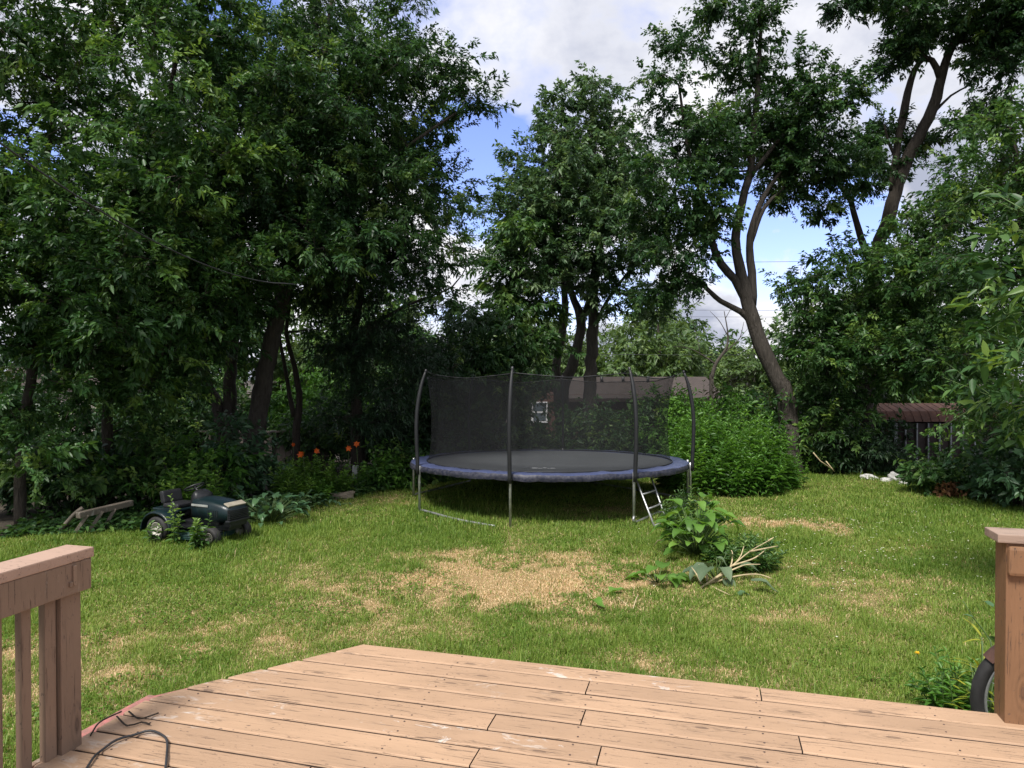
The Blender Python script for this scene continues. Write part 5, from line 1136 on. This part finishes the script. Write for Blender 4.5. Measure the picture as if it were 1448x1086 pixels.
def lift(px, py, h):
    p = G(px, py); x, y, z = ray(px, py); k = (h - CAMZ) / z; return np.array((x * k, y * k, h))
mb = MB()
for t in dbp:
    sp = smooth_path([(*lift(a, b, h + .02), .013 * (1 - .65 * i / (len(t) - 1))) for i, (a, b, h) in enumerate(t)], .04); mb.tube(sp[:, :3], list(sp[:, 3]), 6)
br_ = tag(mb.build('dry_branch', M['stem_dry'], None, loc=G(1005, 828)), 'dry straw coloured forked branch cut and dropped beside the burdock', 'branch')
def loose(name, lab, px, py, L, W, az, el, m, seed, stem=None, h=.03):
    rng = np.random.default_rng(seed); c = lift(px, py, h); root = thing(name, (c[0], c[1], 0), lab, 'leaf'); a = Acc()
    broad(a, c, az, el, L, W, .5, .22, 0, .6, rng, point=.8, wave=.12); a.put('leaf_blade', M[m], root, smooth=True)
    if stem:
        s = Acc(); sp = [(*lift(x, y, .03), .006) for x, y in stem]; tube_np(s, [q[:3] for q in sp], [.006] * len(sp), 5); s.put('stalk', M['stem_dry'], root, smooth=True)
loose('cut_leaf', 'bright pointed cut leaf lying left of the weed pile on its thin stalk', 862, 838, .18, .13, .3, .55, 'leaf_bur', 1, ((868, 840), (880, 850), (890, 858)), .05)
loose('cut_leaf', 'green drooping cut leaf lying nearest the deck below the dry straw', 836, 848, .20, .13, -.9, .25, 'leaf_bur', 2, ((829, 825), (832, 840), (838, 848)), .10)
loose('cut_leaf', 'grey green cut leaf hanging at the right tip of the dry branch', 1062, 820, .30, .13, -.35, .1, 'leaf_under', 3, None, .16)
loose('cut_leaf', 'small folded cut leaf on the grass below the dry branch', 1040, 842, .16, .11, .1, .5, 'leaf_hosta', 4, None, .04)
for t, lab in ((((916, 745, .02), (917, 770, .02)), 'straight thin dry stalk standing left of the burdock'), (((925, 772, .05), (930, 764, .16), (945, 763, .18), (953, 768, .1)), 'thin dry stalk bent over into an arch left of the burdock'), (((895, 862, .01), (899, 848, .05), (902, 842, .07)), 'short dry stalk beside the bright cut leaf')):
    mb = MB(); mb.tube([lift(a, b, h + .02) for a, b, h in t], .006, 5); tag(mb.build('dry_stalk', M['stem_dry'], None, loc=lift(*t[0])), lab, 'stalk')
# weeds beside the right post
rosette('fern_weed', 'yellow green feathery plant beside the right deck post', 'weed', gp(1394, 935, 4.75), 60, .15, .022, 'leaf_yellow', .62, 150, spread=.12, el=(.2, 1.2), droop=.5)
stalks('leafy_weed', 'bright green weed growing by the wheel at the right deck corner', 'weed', gp(1372, 985, 4.9), (.22, .2), .42, 26, 'leaf_bright', .11, .028, 20, 151, lean=.4)
rt = thing('tall_weed', gp(1404, 900, 4.9), 'tall thin weed with one broad leaf leaning against the right post', 'weed')
s = Acc(); sp = [lift(1362, 850, .78), lift(1376, 873, .66), lift(1388, 888, .58), lift(1400, 905, .5), P(1412, 960, 4.9)]; q = sp[-1].copy(); q[2] = 0; tube_np(s, sp + [q], [.003, .004, .005, .006, .007, .007], 5); s.put('stem', M['stem_green'], rt, smooth=True)
a = Acc(); broad(a, P(1398, 900, 4.8), .3, -.4, .17, .12, .4, .2, 0, .4, RNG); broad(a, P(1404, 858, 4.8), 1.9, .6, .08, .05, .4, .2, 0, .6, RNG); broad(a, P(1376, 873, 4.8), 2.6, .5, .06, .03, .4, .2, 0, .6, RNG); a.put('leaves', M['leaf_hosta'], rt, smooth=True)
# ivy and leaf litter along both beds: ground cover nobody could count
rg = np.random.default_rng(77); pos = []
def strip(pts, w, n):
    for i in range(len(pts) - 1):
        a, b = np.array(pts[i]), np.array(pts[i + 1]); k = int(n * np.linalg.norm(b - a)); t = rg.random((k, 1)); nv = np.array((-(b - a)[1], (b - a)[0])) / np.linalg.norm(b - a)
        q = a + (b - a) * t + nv * (rg.random((k, 1)) ** 1.3 * w - .12); pos.append(np.column_stack([q, rg.random(k) ** 1.8 * .16]))
el = [G(a, b)[:2] for a, b in ((-60, 770), (0, 762), (90, 757), (200, 752), (345, 742), (420, 722), (480, 706), (585, 688))]; strip(el, 1.6, 900)
er = [G(a, b)[:2] for a, b in ((985, 672), (1090, 660), (1132, 660), (1230, 672), (1320, 690), (1390, 706), (1448, 714), (1540, 720))]; strip(er, 1.4, 800)
strip([G(a, b)[:2] for a, b in ((585, 688), (700, 675), (985, 672))], 1.2, 700)
pos = np.concatenate(pos); pos[:, 2] += terrain(pos[:, 0], pos[:, 1]); n = len(pos); ang = rg.random(n) * 6.28
V, fl, sz, fp = leaves_mesh(pos, np.stack([np.cos(ang), np.sin(ang), rg.normal(size=n) * .3], 1), np.array((0, 0, 1.)) + rg.normal(size=(n, 3)) * .4, rg.uniform(.06, .15, n), rg.uniform(.04, .09, n), .15, True)
a = Acc(); a.add(V, fl, sz, np.repeat(np.clip(rg.normal(.4, .18, n), 0, 1), fp))
tag(a.put('ground_cover', M['leaf_maple']), 'low leafy ground cover along the edges of the beds', 'ground cover', kind='stuff')
# clover flowers and one dandelion
fp_ = Acc(); rg = np.random.default_rng(5)
n = 260; cx = rg.normal(5.4, 1.6, n); cy_ = rg.normal(10.0, 1.5, n); ok = inside(cx, cy_, LAWN); cx, cy_ = cx[ok], cy_[ok]; n = len(cx)
for k in range(5):
    V, fl, sz, f2 = leaves_mesh(np.stack([cx, cy_, np.full(n, .075)], 1), np.stack([np.cos(k * 1.257 + cx * 9), np.sin(k * 1.257 + cx * 9), np.full(n, .8)], 1), np.array((0, 0, 1.)) + np.zeros((n, 3)), .016, .014); fp_.add(V, fl, sz, np.repeat(rg.random(n), f2))
tag(fp_.put('clover_flowers', M['white_petal']), 'tiny white clover flowers scattered in the right part of the lawn', 'clover', kind='stuff')
dd = G(1297, 939); dl = thing('dandelion', dd, 'single yellow dandelion in the grass near the right post', 'flower'); a = Acc()
for i in range(22): broad(a, dd + (0, 0, .09), i * 2.4, .25 + .04 * i % 1.2, .022, .008, .3, .1, 0, .5, RNG, nl=4, nw=3)
a.put('petals', M['yellow_petal'], dl); a = Acc(); tube_np(a, [dd, dd + (0, 0, .09)], [.003, .003], 5); a.put('stem', M['stem_green'], dl)
# ------------------------------------------------------------------ garage, shed, fences, posts, stones, wires
# brown roofed house beyond the bushes
HY = 27.0
gx0, gx1 = P(742, 560, HY)[0], P(1013, 560, HY)[0]; gz = float(terrain(0, HY)); ridge = P(900, 533, HY)[2]; eave = P(900, 557, HY)[2] - .02
h = thing('brick_garage', ((gx0 + gx1) / 2, HY + 2, gz), 'low brick house with brown shingle roof behind the trampoline', 'house')
mb = MB(); mb.box(((gx0 + gx1) / 2 + .2, HY + 2.6, (gz + eave) / 2 - .2), (gx1 - gx0 - .5, 5.0, eave - gz + .4)); mb.build('wall', M['brick'], h)
mb = MB(); e0, e1 = gx0 + 1.2, gx1 + .25; t = .10
prof = [(HY - .35, eave - .14), (HY + 2.4, ridge), (HY + 5.6, eave - .14), (HY + 5.6, eave - .26), (HY + 2.4, ridge - .12), (HY - .35, eave - .26)]
vs = [(x, y, z) for x in (e0, e1) for y, z in prof]; fs = [(j, (j + 1) % 6, 6 + (j + 1) % 6, 6 + j) for j in range(6)] + [(5, 4, 3, 2, 1, 0), (6, 7, 8, 9, 10, 11)]
mb.add(vs, fs); rf = mb.build('roof', M['shingle'], h)
mb = MB(); mb.box(((e0 + e1) / 2, HY - .39, eave - .20), (e1 - e0, .04, .13)); mb.build('fascia', M['shed_wall'], rf)
for vx in (850, 880, 915):
    mb = MB(); p = P(vx, 536, HY + 1.9); mb.tube([(p[0], HY + 1.7, ridge - .3), (p[0], HY + 1.7, ridge + .02)], .06, 10); mb.build('vent_pipe', M['mow_black'], rf)
wn = P(763, 585, HY)
mb = MB(); mb.box((wn[0], HY + .08, wn[2] + .05), (.62, .10, .80)); wf_ = mb.build('window', M['white_paint'], h, bevel=.01)
mb = MB(); mb.box((wn[0], HY + .045, wn[2] + .25), (.48, .05, .30)); mb.box((wn[0], HY + .045, wn[2] - .12), (.48, .05, .30)); mb.build('pane', M['glass'], wf_)
# rusty shed on the right
SY = 19.2; a0, a1 = P(1262, 600, SY)[0], P(1420, 600, SY)[0]; zt = P(1300, 577, SY)[2]; ze = P(1300, 596, SY)[2]
s = thing('garden_shed', ((a0 + a1) / 2, SY + 1, 0), 'old dark garden shed with rusty metal roof and grey ribs under the trees', 'shed')
mb = MB(); mb.box(((a0 + a1) / 2, SY + .9, ze / 2 - .02), (a1 - a0, 1.75, ze - .04)); mb.build('wall', M['shed_wall'], s)
mb = MB()
al = P(1243, 600, SY)[0]
def rp(x, f): # gambrel profile
    return [(x, SY - .08, ze), (x, SY + .10, ze + (zt - ze) * .75), (x, SY + .75, zt + .10), (x, SY + 1.6, zt - .02), (x, SY + 1.9, ze)]
vs = rp(al, 0) + rp(a1 + .1, 1); fs = [(j, j + 1, 6 + j, 5 + j) for j in range(4)] + [(4, 3, 2, 1, 0), (5, 6, 7, 8, 9), (0, 5, 9, 4)]
mb.add(vs, fs)
for k in range(16):
    x = al + .02 + (a1 - al) * k / 15.; mb.tube([(x, SY - .095, ze - .01), (x, SY + .09, ze + (zt - ze) * .76), (x, SY + .75, zt + .11)], .007, 5)
mb.build('roof', M['rusty'], s)
mb = MB(); mb.box(((al + a0) / 2 + .0, SY + .9, ze / 2), (a0 - al - .01, 1.7, ze - .02)); mb.build('side_panel', M['rusty'], s)
for k, px in enumerate((1266, 1280, 1296, 1312, 1328, 1344, 1361, 1378)):
    x = P(px, 620, SY)[0]; mb = MB(); mb.box((x, SY - .015, ze / 2 - .02), (.085 if k == 0 else .04, .045, ze - .05)); mb.build('rib', M['shed_rib'], s, bevel=.004)
# grey fence behind the left trees
FY = 17.6; f0, f1 = P(212, 620, FY)[0], P(470, 620, FY)[0]; ft = P(300, 612, FY)[2]
fe = thing('wooden_fence', ((f0 + f1) / 2, FY, 0), 'grey weathered wooden fence behind the left trees', 'fence')
mb = MB(); rb2 = random.Random(4); x = f0
while x < f1: w_ = .145; mb.box((x + w_ / 2, FY + rb2.uniform(-.006, .006), ft / 2 + rb2.uniform(-.03, .0)), (w_, .022, ft)); x += w_ + .008
mb.build('pickets', M['fence'], fe, bevel=.003)
mb = MB(); mb.box(((f0 + f1) / 2, FY - .03, ft + .03), (f1 - f0 + .1, .14, .045)); mb.box(((f0 + f1) / 2, FY - .035, ft * .78), (f1 - f0, .04, .09)); mb.build('top_rail', M['fence'], fe, bevel=.004)
for k in range(4):
    mb = MB(); mb.box((f0 + (f1 - f0) * k / 3, FY - .075, ft * .52), (.10, .10, ft * 1.04)); mb.build('post', M['fence'], fe, bevel=.006)
# pale neighbour house far left, glimpsed through the leaves
nx_, nyy = P(66, 600, 24)[0], 24.0; g0 = float(terrain(0, 24))
nh = thing('stucco_house', (nx_, nyy + 2, g0), 'pale stucco neighbour house glimpsed through the leftmost trees', 'house')
mb = MB(); mb.box((nx_, nyy + 2, g0 + 1.3), (3.4, 4, 2.6)); mb.build('wall', M['concrete'], nh)
mb = MB(); vs = [(nx_ + sx * 2.0, y, z) for sx in (-1, 1) for y, z in ((nyy - .3, g0 + 2.55), (nyy + 2, g0 + 3.6), (nyy + 4.3, g0 + 2.55))]; mb.add(vs, [(0, 1, 4, 3), (1, 2, 5, 4), (0, 3, 5, 2), (2, 1, 0), (3, 4, 5)]); mb.build('roof', M['shingle'], nh)
mb = MB(); mb.box((nx_ - .9, nyy - .02, g0 + 1.5), (.9, .08, 1.0)); ww = mb.build('window', M['white_paint'], nh); mb = MB(); mb.box((nx_ - .9, nyy - .05, g0 + 1.5), (.74, .06, .84)); mb.build('pane', M['glass'], ww)
# posts, edging blocks, stones
def post(name, px, py0, py1, w_, m, lab, lean=0):
    b = G(px, py1); d = b[1]; hgt = P(px, py0, d)[2]; mb = MB(); mb.box((b[0] + lean / 2, b[1], hgt / 2), (w_, w_, hgt), Matrix.Rotation(lean, 3, 'Y')); return tag(mb.build(name, M[m], None, loc=b, bevel=.006), lab, 'post')
post('white_post', 500, 658, 689, .11, 'white_post', 'short whitewashed wooden post in the left bed', .06)
post('wooden_post', 574, 647, 684, .085, 'timber', 'short brown wooden post by the left trampoline legs')
def rock(name, px, py, sz_, m, lab, cat, grp, seed, flat=.7, blocky=0):
    rng = random.Random(seed); c = G(px, py); bm = bmesh.new(); bmesh.ops.create_icosphere(bm, subdivisions=3, radius=1)
    for v in bm.verts:
        n = v.co.copy(); k = 1 + .22 * math.sin(n.x * 3 + seed) * math.cos(n.y * 4 + seed * 2) + .10 * math.sin(n.z * 7 + seed * 3 + n.x * 5)
        if blocky: n = Vector([math.copysign(abs(a) ** .45, a) for a in n])
        v.co = Vector((n.x * sz_[0], n.y * sz_[1], n.z * sz_[2])) * k
    bmesh.ops.rotate(bm, verts=bm.verts, matrix=Matrix.Rotation(rng.uniform(-.5, .5), 3, 'Z'))
    me = bpy.data.meshes.new(name); bm.to_mesh(me); bm.free(); me.materials.append(M[m])
    o = bpy.data.objects.new(name, me); COL.objects.link(o); o.location = (c[0], c[1], sz_[2] * .45); ORG[o.name] = o.location; tag(o, lab, cat, grp)
for a in ((1229, 679, (.17, .11, .10), 'flat pale stone leftmost in the row before the shed', 1), (1252, 682, (.13, .10, .07), 'small low pale stone, second in the row before the shed', 2), (1266, 681, (.16, .12, .14), 'largest angular pale stone in the row before the shed', 3), (1277, 686, (.10, .08, .06), 'small grey stone at the right end of the row', 4)):
    rock('stone', *a[:3], 'stone_white', a[3], 'stone', 'pale stones at the lawn edge', a[4])
rock('edging_block', 482, 707, (.24, .10, .10), 'stone_tan', 'tan edging block tilted at the left bed front', 'block', 'edging blocks of the left bed', 6, blocky=1)
rock('edging_block', 541, 692, (.24, .10, .09), 'timber', 'weathered edging timber right of the white post', 'block', 'edging blocks of the left bed', 7, blocky=1)
rock('stone', 374, 708, (.12, .10, .10), 'stone_tan', 'small round tan stone among the hostas', 'stone', 'stones in the left bed', 8)
# wires
def wire(name, pts, r, lab, m='cable'):
    sp = smooth_path([(*p, r) for p in pts], .4); mb = MB(); mb.tube(sp[:, :3], r, 6); tag(mb.build(name, M[m], None, loc=sp[0, :3]), lab, 'cable')
A_, B_ = P(-60, 158, 4.6), P(416, 402, 9.6)
wire('overhead_cable', [A_ + (B_ - A_) * t + np.array((0, 0, -.28 * 4 * t * (1 - t))) + (np.array((0, 0, .0))) for t in np.linspace(0, 1, 9)] + [P(424, 408, 14.6)], .008, 'black overhead cable sagging from upper left down to the tallest left tree')
for y0, y1, d, lab in ((497, 499, 30, 'lowest thin power line passing just above the garage roof'), (444, 447, 46, 'lower of two thin far power lines behind the leaning trunk'), (434, 438, 46, 'upper of two thin far power lines behind the leaning trunk'), (372, 364, 40, 'highest thin power line crossing the blue gap right of the leaning trunk')):
    A_, B_ = P(560, y0, d), P(1460, y1, d); wire('power_line', [A_ + (B_ - A_) * t + np.array((0, 0, -.12 * 4 * t * (1 - t))) for t in np.linspace(0, 1, 7)], .010, lab)
# dead sticks in the bed
mb = MB()
for t in (((478, 668), (488, 655), (498, 646)), ((480, 660), (484, 653), (477, 647)), ((500, 668), (492, 672), (484, 676))):
    mb.tube([P(x, y, 14.4) for x, y in t], [.012, .009, .005], 5)
mb.beam(P(482, 672, 14.4), (P(482, 672, 14.4)[0], 14.4, 0), .02, .02)
tag(mb.build('dead_stick', M['bark_light'], None, loc=gp(485, 672, 14.4)), 'bare grey dead sticks poking up left of the white post', 'stick')
mb = MB()
for t in (((1150, 640), (1160, 652), (1178, 664)), ((1168, 652), (1176, 662), (1180, 667))): mb.tube([P(x, y, 15.4) for x, y in t], [.012, .012, .008], 5)
tag(mb.build('dead_stick', M['stem_dry'], None, loc=gp(1178, 664, 15.4)), 'straw coloured dead sticks leaning at the lawn edge right of the goldenrod', 'stick')
